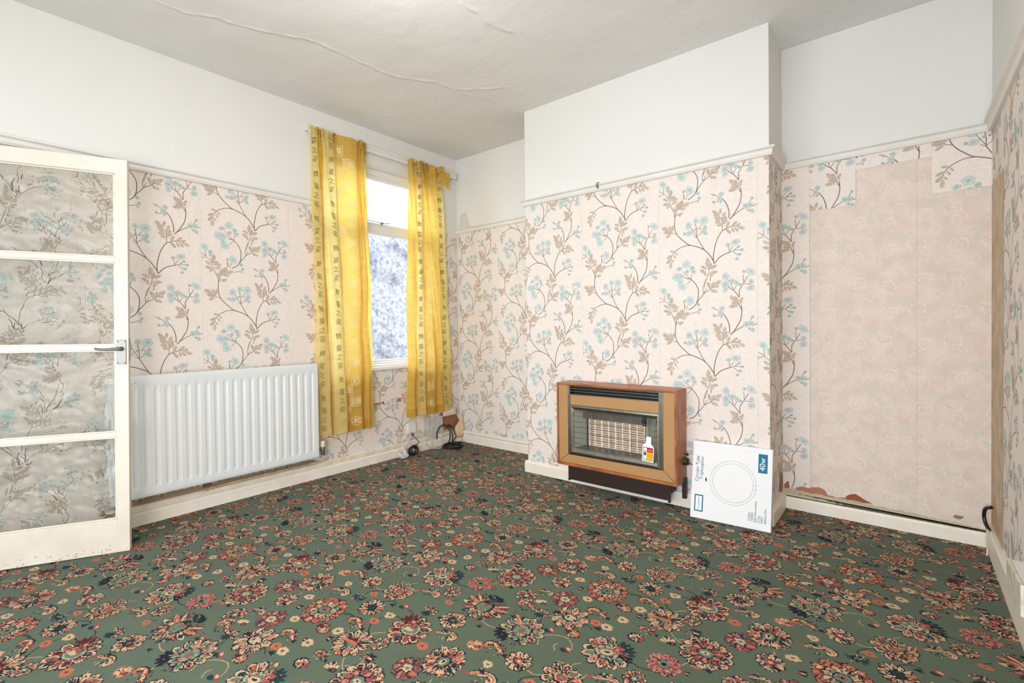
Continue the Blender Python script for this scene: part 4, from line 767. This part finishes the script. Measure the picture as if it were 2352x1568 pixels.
# ---------------------------------------------------------------- radiator
M_rad = mat('white_radiator_enamel', 'DDDFDB', .34, noise=(3, .4, 'D6DADB'))
rust = mat('rust_spots', '5E4636', .8)
t = tag(empty('radiator', (XL, 1.255, .18)), 'white ribbed panel radiator on the left wall beneath floral wallpaper', 'radiator')
ya, yb, za, zb = .655, 1.855, .18, .878; xf = XL+.112; mb = MB(); NY = 460; rows = []
zs = [0, .004, .01, .03, .05, .056, .062, .07, .08, .1, .2, .35, .5, .58, .598, .61, .618, .624, .632, .65, .67, .688, .694, .698]
def ribs(y):
    ph = ((y-.68)/.052) % 1.0; d = abs(ph-.5)*2      # d=0 in the channel centre
    if y < .68 or y > 1.83: return 0
    s = max(0, min(1, (.56-d)/.34)); return s*s*(3-2*s)
for i in range(NY+1):
    y = ya+(yb-ya)*i/NY; ed = min(y-ya, yb-y); rnd = .010*(1-min(1, ed/.012))**2; row = []
    for z in zs:
        f = max(0, min(1, (z-.05)/.018))*max(0, min(1, (.636-z)/.018)); ez = min(z, .698-z); rz = .010*(1-min(1, ez/.010))**2
        row.append((xf-rnd-rz-.0055*ribs(y)*f, y, za+z))
    row.append((xf-.022, y, zb)); row.insert(0, (xf-.022, y, za)); rows.append(row)
mb.grid(rows, 0)
mb.box((xf-.024, ya, za+.001), (xf-.010, ya+.002, zb-.001), 0); mb.box((xf-.024, yb-.002, za+.001), (xf-.010, yb, zb-.001), 0); mb.box((xf-.026, ya+.003, za+.003), (xf-.022, yb-.003, zb-.003), 0, bev=.001)
mb.box((xf-.0005, ya+.02, za+.022), (xf+.0008, yb-.02, za+.0245), 0)
R = random.Random(12)
for _ in range(34):
    y, z = .70+abs(R.gauss(0, .035)), R.uniform(.645, .668)+za
    if _ > 24: y, z = R.uniform(.72, 1.15), R.uniform(.59, .66)+za
    s = R.uniform(.0008, .0026) if _ < 24 else R.uniform(.001, .002); xx = xf+.0006-(.0055*ribs(y) if z-za < .62 else 0)
    mb.face([(xx, y+s*math.cos(2*PI*k/7)*.8, z+s*math.sin(2*PI*k/7)) for k in range(7)], 1)
mb.build('panel', [M_rad, rust], t)
for y in (.75, 1.16, 1.75):
    mb = MB(); mb.box((XL+.002, y-.015, za+.05), (xf-.024, y+.015, za+.6), 0); mb.build('wall_bracket', [M_rad], t)
t2 = MB(); vy = yb+.038; t2.tube([(xf-.03, yb-.01, za+.055), (xf-.03, vy, za+.055)], .011, n=14); t2.lathe([(.013, -.035), (.015, -.02), (.015, .02), (.012, .03)], (xf-.03, vy, za+.045), (0,0,1), n=16); va = t2.build('valve', [M_steel], t)
t2 = MB(); t2.lathe([(.0, .03), (.017, .03), (.018, .035), (.0165, .07), (.014, .075), (.0, .075)], (xf-.03, vy, za+.04), (0,0,1), n=20); t2.build('valve_cap', [mat('cream_plastic', 'DDD3BA', .45)], va)
for c_ in t.children:
    c_.data.transform(Matrix.Translation(-t.location))
    for g in c_.children: g.data.transform(Matrix.Translation(-t.location))
M_pipe = mat('painted_pipe', 'C8B697', .5, noise=(20, .8, '9A8468'))
mb = MB(); P = catmull([(xf-.03, vy, za+.008), (xf-.03, vy+.002, za-.03), (XL+.05, vy-.02, .135), (XL+.03, vy-.09, .127), (XL+.027, 1.5, .128), (XL+.027, 1.2, .126), (XL+.024, 1.13, .118)], 8)
mb.tube(P, .0075, n=10); tag(mb.build('radiator_pipe', [M_pipe]), 'thin painted pipe running along the skirting board under the radiator', 'pipe')
# ---------------------------------------------------------------- gas heater
t = tag(empty('gas_heater', (-1.468, 2.9, .05)), 'wood-cased gas wall heater with tan fascia and wire guard on chimney breast', 'gas heater')
HM = Matrix.Translation((-1.892, 2.814, 0))
def wood():
    mt = mat('teak_veneer', 'A8643C', .35, spec=.45); n = mt.node_tree.nodes; L = mt.node_tree.links; b = n['Principled BSDF']
    g = n.new('ShaderNodeNewGeometry'); mp = n.new('ShaderNodeMapping'); mp.inputs['Scale'].default_value = (6, 60, 9); nz = n.new('ShaderNodeTexNoise'); nz.inputs['Scale'].default_value = 1; nz.inputs['Detail'].default_value = 8
    L.new(g.outputs['Position'], mp.inputs[0]); L.new(mp.outputs[0], nz.inputs['Vector']); r = n.new('ShaderNodeValToRGB'); e = r.color_ramp.elements
    e[0].position = .3; e[0].color = (*lin('8E4E2C'), 1); e[1].position = .7; e[1].color = (*lin('BC7648'), 1); L.new(nz.outputs['Fac'], r.inputs[0]); L.new(r.outputs[0], b.inputs['Base Color'])
    return mt
M_wood = wood(); M_tan = mat('tan_vinyl_fascia', 'B58A58', .5, noise=(8, .4, 'AC8150'))
M_cer = mat('white_ceramic', 'EEE4D8', .8, noise=(60, .6, 'DCCAB8')); M_cerb = mat('brown_radiant_back', '94725C', .9, noise=(45, .9, 'B09A74')); M_refl = mat('reflector_steel', '8C8A80', .3, .85, noise=(12, .6, '726E66')); M_reflp = mat('side_reflector', 'A2A598', .4, .5)
def hpart(name, mats, fn, parent=None):
    mb = MB(); fn(mb); o = mb.build(name, mats, None); o.data.transform(HM); o.data.transform(Matrix.Translation(-t.location)); o.parent = parent or t; return o
def cab(mb):
    W = .847; zt, zb2 = .737, .166
    mb.box((0, 0, zt-.014), (W, .172, zt), bev=.003); mb.box((0, 0, zb2), (W, .172, zb2+.018), bev=.003); mb.box((.0006, .0006, zb2+.016), (.013, .1714, zt-.012), bev=.001); mb.box((W-.013, .0006, zb2+.016), (W-.0006, .1714, zt-.012), bev=.001)
hpart('cabinet', [M_wood], cab)
def prismface(mb, pts, v0, v1, mi=0):
    F = [(u, v0, z) for u, z in pts]; Bk = [(u, v1, z) for u, z in pts]; mb.face(F, mi); mb.face(Bk[::-1], mi)
    for i in range(len(pts)): j = (i+1) % len(pts); mb.face([F[i], Bk[i], Bk[j], F[j]], mi)
def fascia(mb):
    g = .0009
    prismface(mb, [(.0145, .722), (.0145, .187+g*2), (.09, .247+g), (.09, .722)], .006, .016)
    prismface(mb, [(.8325, .722), (.764, .722), (.764, .251+g), (.8325, .189+g*2)][::-1], .006, .016)
    prismface(mb, [(.0145+g, .186), (.8325-g, .186), (.764, .249-g), (.09, .245-g)], .006, .016)
    prismface(mb, [(.108, .658), (.108, .591), (.737, .591), (.737, .664)], .007, .018)
hpart('fascia', [M_tan], fascia)
def inner(mb): mb.box((.02, .017, .19), (.827, .02, .25)); mb.box((.09, .05, .655), (.76, .17, .72)); mb.box((.02, .09, .19), (.827, .172, .655)); mb.box((.0902, .019, .655), (.1058, .05, .72)); mb.box((.738, .019, .655), (.76, .05, .72))
hpart('inner_case', [M_black], inner)
def chrome(mb):
    for a, b in ((.0905, .0975), (.0985, .1065), (.7385, .7475), (.7485, .7625)): mb.box((a, .002, .252), (b, .016, .721), bev=.0015)
    mb.box((.108, .004, .586), (.738, .014, .5905), bev=.001)
hpart('chrome_trim', [M_chrome], chrome)
def louv(mb):
    for z in (.6615, .6805, .700, .7165): mb.box((.1065, .003, z), (.7385, .016, z+.0042), bev=.001)
hpart('top_grille', [M_chrome], louv)
def bezel(mb):
    o = [(.1075, .256), (.7385, .256), (.7385, .586), (.1075, .586)]; i1 = [(.118, .268), (.728, .268), (.728, .575), (.118, .575)]; i2 = [(.134, .296), (.718, .296), (.718, .556), (.134, .556)]; i3 = [(.196, .318), (.64, .318), (.64, .532), (.196, .532)]
    L4 = [(o, .003), (i1, .001), (i2, .012)]
    for (A_, a), (B_, b) in zip(L4, L4[1:]):
        for k in range(4): q = (k+1) % 4; mb.face([(A_[k][0], a, A_[k][1]), (A_[q][0], a, A_[q][1]), (B_[q][0], b, B_[q][1]), (B_[k][0], b, B_[k][1])], 0)
hpart('bezel', [M_chrome], bezel)
def refl(mb):
    a, b = (.134, .718, .296, .556), (.196, .634, .300, .550); v0, v1 = .012, .086
    mb.face([(a[0], v0, a[2]), (b[0], v1, b[2]), (b[0], v1, b[3]), (a[0], v0, a[3])], 1); mb.face([(a[1], v0, a[2]), (a[1], v0, a[3]), (b[1], v1, b[3]), (b[1], v1, b[2])], 1)
    mb.face([(a[0], v0, a[2]), (a[1], v0, a[2]), (b[1], v1, b[2]+.012), (b[0], v1, b[2]+.012)], 0); mb.face([(a[0], v0, a[3]), (b[0], v1, b[3]), (b[1], v1, b[3]), (a[1], v0, a[3])], 0)
    mb.face([(b[0], v1, b[2]), (b[1], v1, b[2]), (b[1], v1, b[3]), (b[0], v1, b[3])], 1); mb.box((.176, .060, .494), (.60, .066, .54), 0, bev=.002)
    mb.box((.2, .074, .30), (.212, .084, .50), 2); mb.box((.605, .07, .49), (.628, .084, .545), 2)
hpart('reflector', [M_refl, M_reflp, M_black], refl)
def rad(mb):
    u0, u1, z0, z1 = .213, .618, .312, .493; mb.box((u0, .080, z0), (u1, .085, z1), 1)
    for i in range(9):
        u = u0+(u1-u0)*i/8; w = .0048 if i % 2 == 0 else .0034; mb.box((max(u0, u-w), .070, z0), (min(u1, u+w), .081, z1), 0, bev=.001)
    for j in range(13):
        z = z0+(z1-z0)*j/12; h = .0018 if 0 < j < 12 else .004; mb.box((u0, .072, max(z0, z-h)), (u1, .081, min(z1, z+h)), 0)
hpart('radiant', [M_cer, M_cerb], rad)
def guard(mb):
    r = .0014; u0, u1, z0, z1 = .139, .716, .298, .551; c4 = .02; ring = []
    for cx, cz, a0 in ((u1-c4, z1-c4, 0), (u0+c4, z1-c4, PI/2), (u0+c4, z0+c4, PI), (u1-c4, z0+c4, 1.5*PI)):
        for k in range(5): a = a0+k*PI/8; ring.append((cx+c4*math.cos(a), -.006, cz+c4*math.sin(a)))
    mb.tube(ring+[ring[0]], r*1.1, n=6, caps=False)
    for z in (.518, .480, .444, .407, .370, .332): mb.tube([(u0-.002, .012, z), (u0, -.002, z), (u0+.012, -.009, z), (u1-.012, -.009, z), (u1, -.002, z), (u1+.002, .012, z)], r, n=6)
    for u in (.285, .427, .567): mb.tube([(u, .012, z1+.002), (u, -.004, z1-.002), (u, -.012, z1-.014), (u, -.012, z0+.012), (u, -.004, z0), (u, .012, z0-.002)], r, n=6)
hpart('wire_guard', [M_steel], guard)
def base(mb):
    mb.box((.062, .045, .058), (.790, .055, .166), bev=.002); mb.box((.062, .055, .07), (.066, .152, .166)); mb.box((.786, .055, .10), (.790, .152, .166))
    mb.box((.062, .043, .050), (.076, .057, .066), bev=.001); mb.box((.776, .043, .046), (.790, .057, .066), bev=.001); mb.box((.068, .145, .12), (.785, .152, .17))
    mb.box((.832, .125, .062), (.856, .152, .19), bev=.003)
hpart('plinth', [M_dark], base)
def knob(mb): mb.lathe([(.0, .0), (.027, .0), (.027, .004), (.023, .007), (.022, .019), (.018, .022), (.0, .022)], (.847, .130, .292), (1, 0, 0), n=24); mb.box((.868, .1275, .272), (.873, .1325, .312), bev=.001); mb.tube([(.847, .155, .33), (.862, .155, .33)], .006); mb.tube([(.858, .155, .322), (.858, .155, .338)], .004)
hpart('control_knob', [mat('dark_knob', '332B28', .35)], knob)
# safety tag hanging from the guard
Mtag = mat('white_card', 'EFEFEC', .45); t = tag(empty('warning_tag', (-1.892+.677, 2.80, .35)), 'white plastic warning tag with red and yellow print on heater guard', 'warning tag')
TM = Matrix.Translation((-1.892+.677, 2.8005, .37)) @ Matrix.Rotation(math.radians(3.5), 4, 'Y')
mb = MB(); sh = [(-.034, -.077), (.036, -.077), (.037, -.07), (.036, .012), (.031, .022), (.016, .034), (.0155, .07), (.012, .074), (-.014, .074), (-.017, .07), (-.017, .036), (-.03, .025), (-.036, .014), (-.037, -.072)]
prismface(mb, sh, -.0012, .0012); mb.box((-.015, -.0005, .072), (.014, .016, .075)); body = mb.build('tag_card', [Mtag], None)
mb = MB()
def tq(x0, z0, x1, z1, c, h): mb.face([(x0, h, z0), (x1, h, z0), (x1, h, z1), (x0, h, z1)], 0, lin(c))
tq(-.031, -.069, .031, .010, (28,28,30), -.0014); tq(-.028, -.066, -.0085, .007, (232,234,234), -.0016); tq(-.0075, -.0185, .0285, .007, (214,34,26), -.0016); tq(-.0075, -.066, .0285, -.0185, (240,188,24), -.0016)
def tt(s, x, z, size, c):
    T = text_tris(s, size, 'CENTER')
    if len(T): mb.tris(np.stack([T[:,:,0]+x, np.full(T.shape[:2], -.0018), T[:,:,1]+z], -1), np.array([lin(c)]*len(T)), 0)
tt('WARNING', .0105, -.008, .0066, (250,240,240))
for s, z in (('THIS IS', -.029), ('DANGEROUS', -.037), ('WHEN HOT', -.045), ('DO NOT', -.053)): tt(s, .0105, z, .0056, (96,74,20))
def disc(x, z, rx, rz, c): mb.face([(x+rx*math.cos(2*PI*k/14), -.0018, z+rz*math.sin(2*PI*k/14)) for k in range(14)], 0, lin(c))
disc(-.0185, -.033, .0068, .0085, (24,48,38))
for a, b, l, an in ((-.0235, -.026, .009, .12), (-.0205, -.024, .0115, .03), (-.0172, -.024, .0105, -.06), (-.0143, -.026, .008, -.18), (-.0122, -.033, .0075, -.55)):
    dx, dz = -math.sin(an), math.cos(an); w_ = .0014; mb.face([(a-w_*dz, -.0018, b+w_*dx), (a+w_*dz, -.0018, b-w_*dx), (a+dx*l+w_*dz*.7, -.0018, b+dz*l-w_*dx*.7), (a+dx*l-w_*dz*.7, -.0018, b+dz*l+w_*dx*.7)], 0, lin((24,48,38)))
pr = mb.build('tag_print', [print_mat('tag_ink', .5, .02)], None); pr['label'] = 'red, yellow and white print with a black hand'
for o in (body, pr): o.data.transform(TM); o.data.transform(Matrix.Translation(-t.location)); o.parent = t
# ---------------------------------------------------------------- lamp box leaning on the chimney breast
BW, BH, BT = .42, .44, .042
yaw, tilt = math.radians(5.2), math.radians(12.5)
BM = Matrix.Translation((-.976, 2.8335, .0035)) @ Matrix.Rotation(yaw, 4, 'Z') @ Matrix.Rotation(-tilt, 4, 'X') @ Matrix.Rotation(math.radians(.4), 4, 'Y')
M_card = mat('white_cardboard', 'E9E8E6', .6, noise=(5, .3, 'E2E1DE')); M_bink = print_mat('box_print', .55, .02)
t = tag(empty('cardboard_box', (-.77, 2.87, 0)), 'white flat cardboard box for a circular lamp tube, leaning on the wall', 'box')
mb = MB(); mb.box((0, 0, 0), (BW, BT, BH), 0, bev=.0025); mb.box((-.0006, .002, BH-.03), (.0, BT-.002, BH-.001), 0)
pan = mb.build('carton', [M_card], None)
mb = MB(); BLUE, TEALB, PALE = (42,72,110), (20,112,140), (120,130,170)
def bq(x0, z0, x1, z1, c, h=-.0006): mb.face([(x0, h, z0), (x1, h, z0), (x1, h, z1), (x0, h, z1)], 0, lin(c))
def bt(s, x, z, size, c, h=-.0008, sx=1.0):
    """lettering that reads upwards; x is the baseline, z the start"""
    T = text_tris(s, size)
    if len(T): mb.tris(np.stack([x-T[:,:,1], np.full(T.shape[:2], h), z+T[:,:,0]*sx], -1), np.array([lin(c)]*len(T)), 0)
bt('Circular Tube', .037, .206, .0262, BLUE); bt('Triphosphor', .061, .220, .0262, BLUE)
bq(.35, .305, .396, .408, TEALB); bt('40w', .3845, .317, .041, (238,240,240), -.0010)
bq(.0205, .039, .0685, .133, TEALB); bq(.027, .046, .062, .126, (236,238,238), -.0009); bt('Crompton', .0485, .051, .0165, (26,74,110), -.0011); 
for s, z in (('.', .055), ('.', .062), ('.', .07), ('-', .082)): bt(s, .057, z, .012, TEALB, -.0011)
for s, x in (('3150lm', .317), ('10000h', .332), ('830/Warmwhite', .348), ('G10q', .3645), ('240V', .380), ('400mm Dia', .397)): bt(s, x, .039, .0168, (44,90,110))
def ringl(cx, cz, r, w, c, a0=0, a1=2*PI, n=90):
    for k in range(n):
        a, b = a0+(a1-a0)*k/n, a0+(a1-a0)*(k+1)/n; mb.face([(cx+q*math.cos(g), -.0006, cz+q*math.sin(g)) for q, g in ((r, a), (r, b), (r+w, b), (r+w, a))][::-1], 0, lin(c))
ringl(.222, .2275, .1205, .0010, PALE if False else (84,96,140)); ringl(.222, .2275, .1055, .0010, (84,96,140)); ringl(.222, .2275, .117, .0005, (130,138,170), 1.75, 2.6); ringl(.222, .2275, .109, .0005, (130,138,170), 4.9, 5.9)
for a in (.045, -.165):
    ca, sa = math.cos(a), math.sin(a); mb.face([(.222+r*ca-sa*w_, -.0006, .2275+r*sa+ca*w_) for r, w_ in ((.1055, -.0006), (.1205, -.0006), (.1205, .0006), (.1055, .0006))], 0, lin((84,96,140)))
mb.face([(.079+.0028*math.cos(2*PI*k/12)*(1.7 if k in (0, 6) else 1), -.0007, .2235+.0145*math.sin(2*PI*k/12)) for k in range(12)], 0, lin((20,18,18)))
bq(.0, BH-.0012-.026, BW, BH-.026, (214,212,208), -.0006)
pr = mb.build('box_print', [M_bink], None); pr['label'] = 'blue and teal lettering with a drawn ring lamp'
for o in (pan, pr): o.data.transform(BM); o.data.transform(Matrix.Translation(-t.location)); o.parent = t
# ---------------------------------------------------------------- vent, boxes and loose cables
M_vent = mat('old_white_vent', 'D4D1C6', .55, noise=(30, .6, 'BDB8A8'))
t = tag(empty('wall_vent', (XL, 3.045, .12)), 'off-white slotted wall vent plate below the narrower curtain', 'vent')
mb = MB(); a, b, z0, z1 = 2.932, 3.165, .117, .288; mb.box((XL+.001, a, z0), (XL+.010, b, z1), bev=.003); mb.build('vent_plate', [M_vent], t)
mb = MB()
for r_ in (z0+.012, z0+.092):
    for k in range(15):
        y = a+.018+k*.0142
        if r_ > .2 and k < 4: continue
        mb.box((XL+.0102, y, r_), (XL+.0108, y+.006, r_+.066), 1); mb.face([(XL+.0112, y+.0058, r_), (XL+.020, y+.0095, r_), (XL+.020, y+.0095, r_+.066), (XL+.0112, y+.0058, r_+.066)], 0)
mb.build('slats', [M_vent, M_gap], t)
for c_ in t.children: c_.data.transform(Matrix.Translation(-t.location))
t = tag(empty('junction_box', (XL, 2.785, .185)), 'small white cable junction box on wall left of the vent', 'junction box')
mb = MB(); mb.box((XL+.001, 2.74, .19), (XL+.026, 2.83, .282), bev=.004); mb.build('housing', [M_whitep], t)
M_gm = mat('grey_mark', 'A9B0AC', .6)
for p, q in (((XL+.0262, 2.752, .206), (XL+.0268, 2.775, .209)), ((XL+.0262, 2.75, .197), (XL+.0268, 2.79, .200)), ((XL+.0262, 2.76, .268), (XL+.0268, 2.82, .270))): mb = MB(); mb.box(p, q); mb.build('faint_marking', [M_gm], t)
for c_ in t.children: c_.data.transform(Matrix.Translation(-t.location))
M_wc, M_bc, M_cc = mat('white_cable', 'E2DFD6', .5), mat('black_cable', '15161A', .35), mat('cream_cable', 'CFC3A8', .5)
R = random.Random(21)
def bundle(c, rx, rz, n, axis, tilt, seed):
    """a hank of cable: n loops that wander round an ellipse"""
    R = random.Random(seed); P = []; ax = Vector(axis).normalized(); u = ax.orthogonal().normalized(); u = Vector((u.x, u.y, u.z)); v = ax.cross(u)
    for k in range(n*14):
        a = 2*PI*k/14; l = k//14; pr = tilt*math.sin(a*.5+l*1.3+seed); q = u*rx*(1+.18*math.sin(l*2.1+seed))*math.cos(a+.35*l)+v*rz*(1+.15*math.cos(l*1.7))*math.sin(a+.35*l)+ax*(pr+.004*(l-n/2))
        P.append(Vector(c)+q)
    return P
def lift(P, r): 
    m_ = min(p.z for p in P); return [Vector((max(XL+.024+r, p.x), p.y, max(r+.001, p.z))) for p in P]
t = tag(empty('cable', (XL+.03, 2.7, .1)), 'white cable ending in a wrapped hank beside the skirting', 'cable', 'cables on the floor below the junction box')
mb = MB(); P = catmull([(XL+.014, 2.765, .19), (XL+.02, 2.765, .16), (XL+.026, 2.73, .11), (XL+.03, 2.70, .08), (XL+.034, 2.66, .06), (XL+.05, 2.63, .05)], 6); mb.tube(P, .0035, n=8)
mb.tube(lift(bundle((XL+.062, 2.645, .03), .045, .026, 6, (.5, .1, .9), .010, 3), .0035), .0035, n=7); mb.tube(lift(bundle((XL+.05, 2.67, .055), .012, .045, 4, (.2, .9, .1), .008, 5), .0035), .0035, n=7); mb.tube([(XL+.03, 2.70, .05), (XL+.045, 2.705, .085)], [.005, .004], n=8)
mb.build('hank', [M_wc], t)
for c_ in t.children: c_.data.transform(Matrix.Translation(-t.location))
t = tag(empty('cable', (XL+.06, 2.76, .05)), 'black cable with red clip, bundled in round loops by the skirting', 'cable', 'cables on the floor below the junction box')
mb = MB(); P = catmull([(XL+.014, 2.785, .19), (XL+.022, 2.79, .165), (XL+.034, 2.825, .125), (XL+.045, 2.84, .1), (XL+.05, 2.82, .085), (XL+.055, 2.79, .078)], 6); mb.tube(P, .0035, n=8)
for sd, ax in ((1, (1, .3, .1)), (2, (.9, -.5, .2)), (4, (.8, .1, .5))): mb.tube(lift(bundle((XL+.065, 2.765, .042), .042, .036, 3, ax, .014, sd), .0036), .0036, n=8)
mb.lathe([(.0, -.014), (.014, -.012), (.016, 0), (.014, .012), (0, .014)], (XL+.075, 2.762, .016), (0, 1, .2), n=14)
mb.build('loops', [M_bc], t)
M_red = mat('red_plastic', 'C23A22', .5)
for P in ([(XL+.018, 2.784, .188), (XL+.028, 2.80, .166)], [(XL+.085, 2.79, .018), (XL+.078, 2.82, .032)]): mb = MB(); mb.tube(P, .006, n=8); mb.build('red_clip', [M_red], t)
for c_ in t.children: c_.data.transform(Matrix.Translation(-t.location))
mb = MB(); P = []
for k in range(60):
    a = 2*PI*k/14+.4; l = k/14; P.append(Vector((XL+.145+.085*math.sin(a)*(1-.05*l), 3.17+.115*math.cos(a)*(1-.05*l), .007+.006*l+.010*math.sin(a*.7))))
mb.tube(catmull([tuple(p) for p in P], 2), .006, n=8)
P = [(XL+.03+.06*(1-math.cos(a))/2, 3.13+.085*math.sin(a)+.02*math.cos(a), .105+.095*math.cos(a)) for a in [2*PI*k/18 for k in range(-5, 11)]]; mb.tube(catmull(P, 3), .0055, n=8)
mb.tube(catmull([(XL+.03, 3.215, .20), (XL+.04, 3.24, .15), (XL+.07, 3.235, .09), (XL+.1, 3.2, .04), (XL+.13, 3.12, .02), (XL+.12, 3.06, .01)], 6), .005, n=8); mb.tube(catmull([(XL+.03, 3.24, .19), (XL+.05, 3.262, .14), (XL+.085, 3.27, .08), (XL+.11, 3.20, .045), (XL+.16, 3.13, .03)], 6), .005, n=8)
tag(mb.build('cable', [M_bc]), 'thick black cable coiled in wide loops on the carpet in the corner', 'cable'); 
mb = MB(); mb.tube(catmull([(XL+.016, 3.07, .11), (XL+.03, 2.99, .115), (XL+.035, 2.93, .09), (XL+.04, 2.945, .04), (XL+.05, 3.0, .008), (XL+.07, 3.06, .006), (XL+.06, 3.14, .01), (XL+.03, 3.17, .05)], 6), .003, n=7)
mb.tube(catmull([(XL+.026, 3.08, .112), (XL+.034, 3.03, .095), (XL+.036, 3.0, .05), (XL+.05, 3.02, .01), (XL+.09, 3.07, .006), (XL+.06, 3.1, .03), (XL+.04, 3.12, .08), (XL+.03, 3.16, .11), (XL+.03, 3.22, .1)], 6), .003, n=7)
mb.tube(catmull([(XL+.012, 2.86, .175), (XL+.024, 2.90, .17), (XL+.026, 2.915, .145), (XL+.024, 2.88, .13), (XL+.014, 2.85, .145)], 6), .004, n=7)
tag(mb.build('cable', [M_cc]), 'thin cream cable looping from the wall vent down to the carpet', 'cable')
t = MB(); R = random.Random(4); rows = []
P = [(XL+.05, 3.305, .275), (XL+.05, 3.395, .27)]
t.grid([[(XL+.028+.03*s+.02*(1-v), 3.31+.088*s-.035*(1-v)*(1-s)+.01*math.sin(v*3), .052+.22*v*(1-.55*(1-s)) ) for v in (0, .25, .5, .75, 1)] for s in (0, .25, .5, .75, 1)], 0)
o = t.build('paper_flap', [mat('peeled_buff_paper', 'D9BC92', .8, noise=(12, .5, 'C6A272'))]); tag(o, 'buff sheet of peeled wall lining standing in the corner by black cable', 'paper')
so = o.modifiers.new('thickness', 'SOLIDIFY'); so.thickness = .003
t = MB(); quadp = [[(XL+.012+.02*s*v, 3.17+.17*s, .345-.07*v+.02*s-.05*v*s*.3) for v in (0, .5, 1)] for s in (0, .33, .66, 1)]; t.grid(quadp, 0); o = t.build('paper_flap', [M_paper]); tag(o, 'torn corner of floral wallpaper hanging loose beside the wall vent', 'paper'); so = o.modifiers.new('thickness', 'SOLIDIFY'); so.thickness = .0012
t = MB(); t.box((XL+.022, 3.32, .001), (XL+.06, 3.375, .048), bev=.006); tag(t.build('plaster_lump', [M_whitep]), 'small white block on the carpet in the far corner under buff paper', 'block')
# white socket box and cable stub on the right wall
t = tag(empty('socket_box', (XR, 2.27, .2)), 'paint-smeared white double socket box low on the right wall', 'socket')
SM = Matrix.Translation((XR-.001, 2.28, .245)) @ Matrix.Rotation(math.radians(-3), 4, 'X')
mb = MB(); mb.box((-.044, -.13, -.047), (0, .13, .047), bev=.003); b1 = mb.build('back_box', [M_whitep], None)
mb = MB(); mb.box((-.054, -.132, -.049), (-.044, .132, .049), bev=.003); b2 = mb.build('face_plate', [mat('smeared_white_plastic', 'DEDACE', .5, noise=(25, .9, 'C4B494'))], None)
for o in (b1, b2): o.data.transform(SM); o.data.transform(Matrix.Translation(-t.location)); o.parent = t
mb = MB(); mb.tube(catmull([(XR-.012, 3.22, .235), (XR-.03, 3.25, .215), (XR-.034, 3.262, .175), (XR-.028, 3.25, .14), (XR-.02, 3.22, .125)], 6), .008, n=8); tag(mb.build('cable_stub', [M_bc]), 'short black cable end curling out of the right corner above the skirting', 'cable')
mb = MB(); mb.tube(catmull([(XR-.024, 3.22, .125), (XR-.03, 3.2, .09), (XR-.028, 3.2, .04), (XR-.03, 3.19, .008)], 5), .004, n=7); tag(mb.build('wire', [M_cc]), 'thin buff wire running down the right skirting from the black stub', 'wire')
mb = MB(); mb.tube([(-1.63, YC-.030, ZR+.02), (-1.63, YC-.038, ZR+.012), (-1.632, YC-.046, ZR+.02), (-1.634, YC-.044, ZR+.04)], .003, n=7); mb.box((-1.640, YC-.034, ZR+.048), (-1.622, YC-.002, ZR+.053), bev=.001); mb.tube([(-1.63, YC-.032, ZR+.05), (-1.63, YC-.038, ZR+.012)], .003, n=7)
tag(mb.build('picture_hook', [M_steel]), 'small picture hook painted over on the chimney breast rail', 'hook')
mb = MB(); R = random.Random(6)
bm = bmesh.new(); bmesh.ops.create_icosphere(bm, subdivisions=3, radius=1)
for v in bm.verts: n_v = v.co.normalized(); q = 1+.35*mn.noise(v.co*2.2); v.co = Vector((-1.345+n_v.x*.026*q, 2.872+n_v.y*.018*q, .012+n_v.z*.012*q))
mb.bm(bm, 0); tag(mb.build('debris', [M_black]), 'small black crumbled lump on the carpet under the gas heater', 'debris')
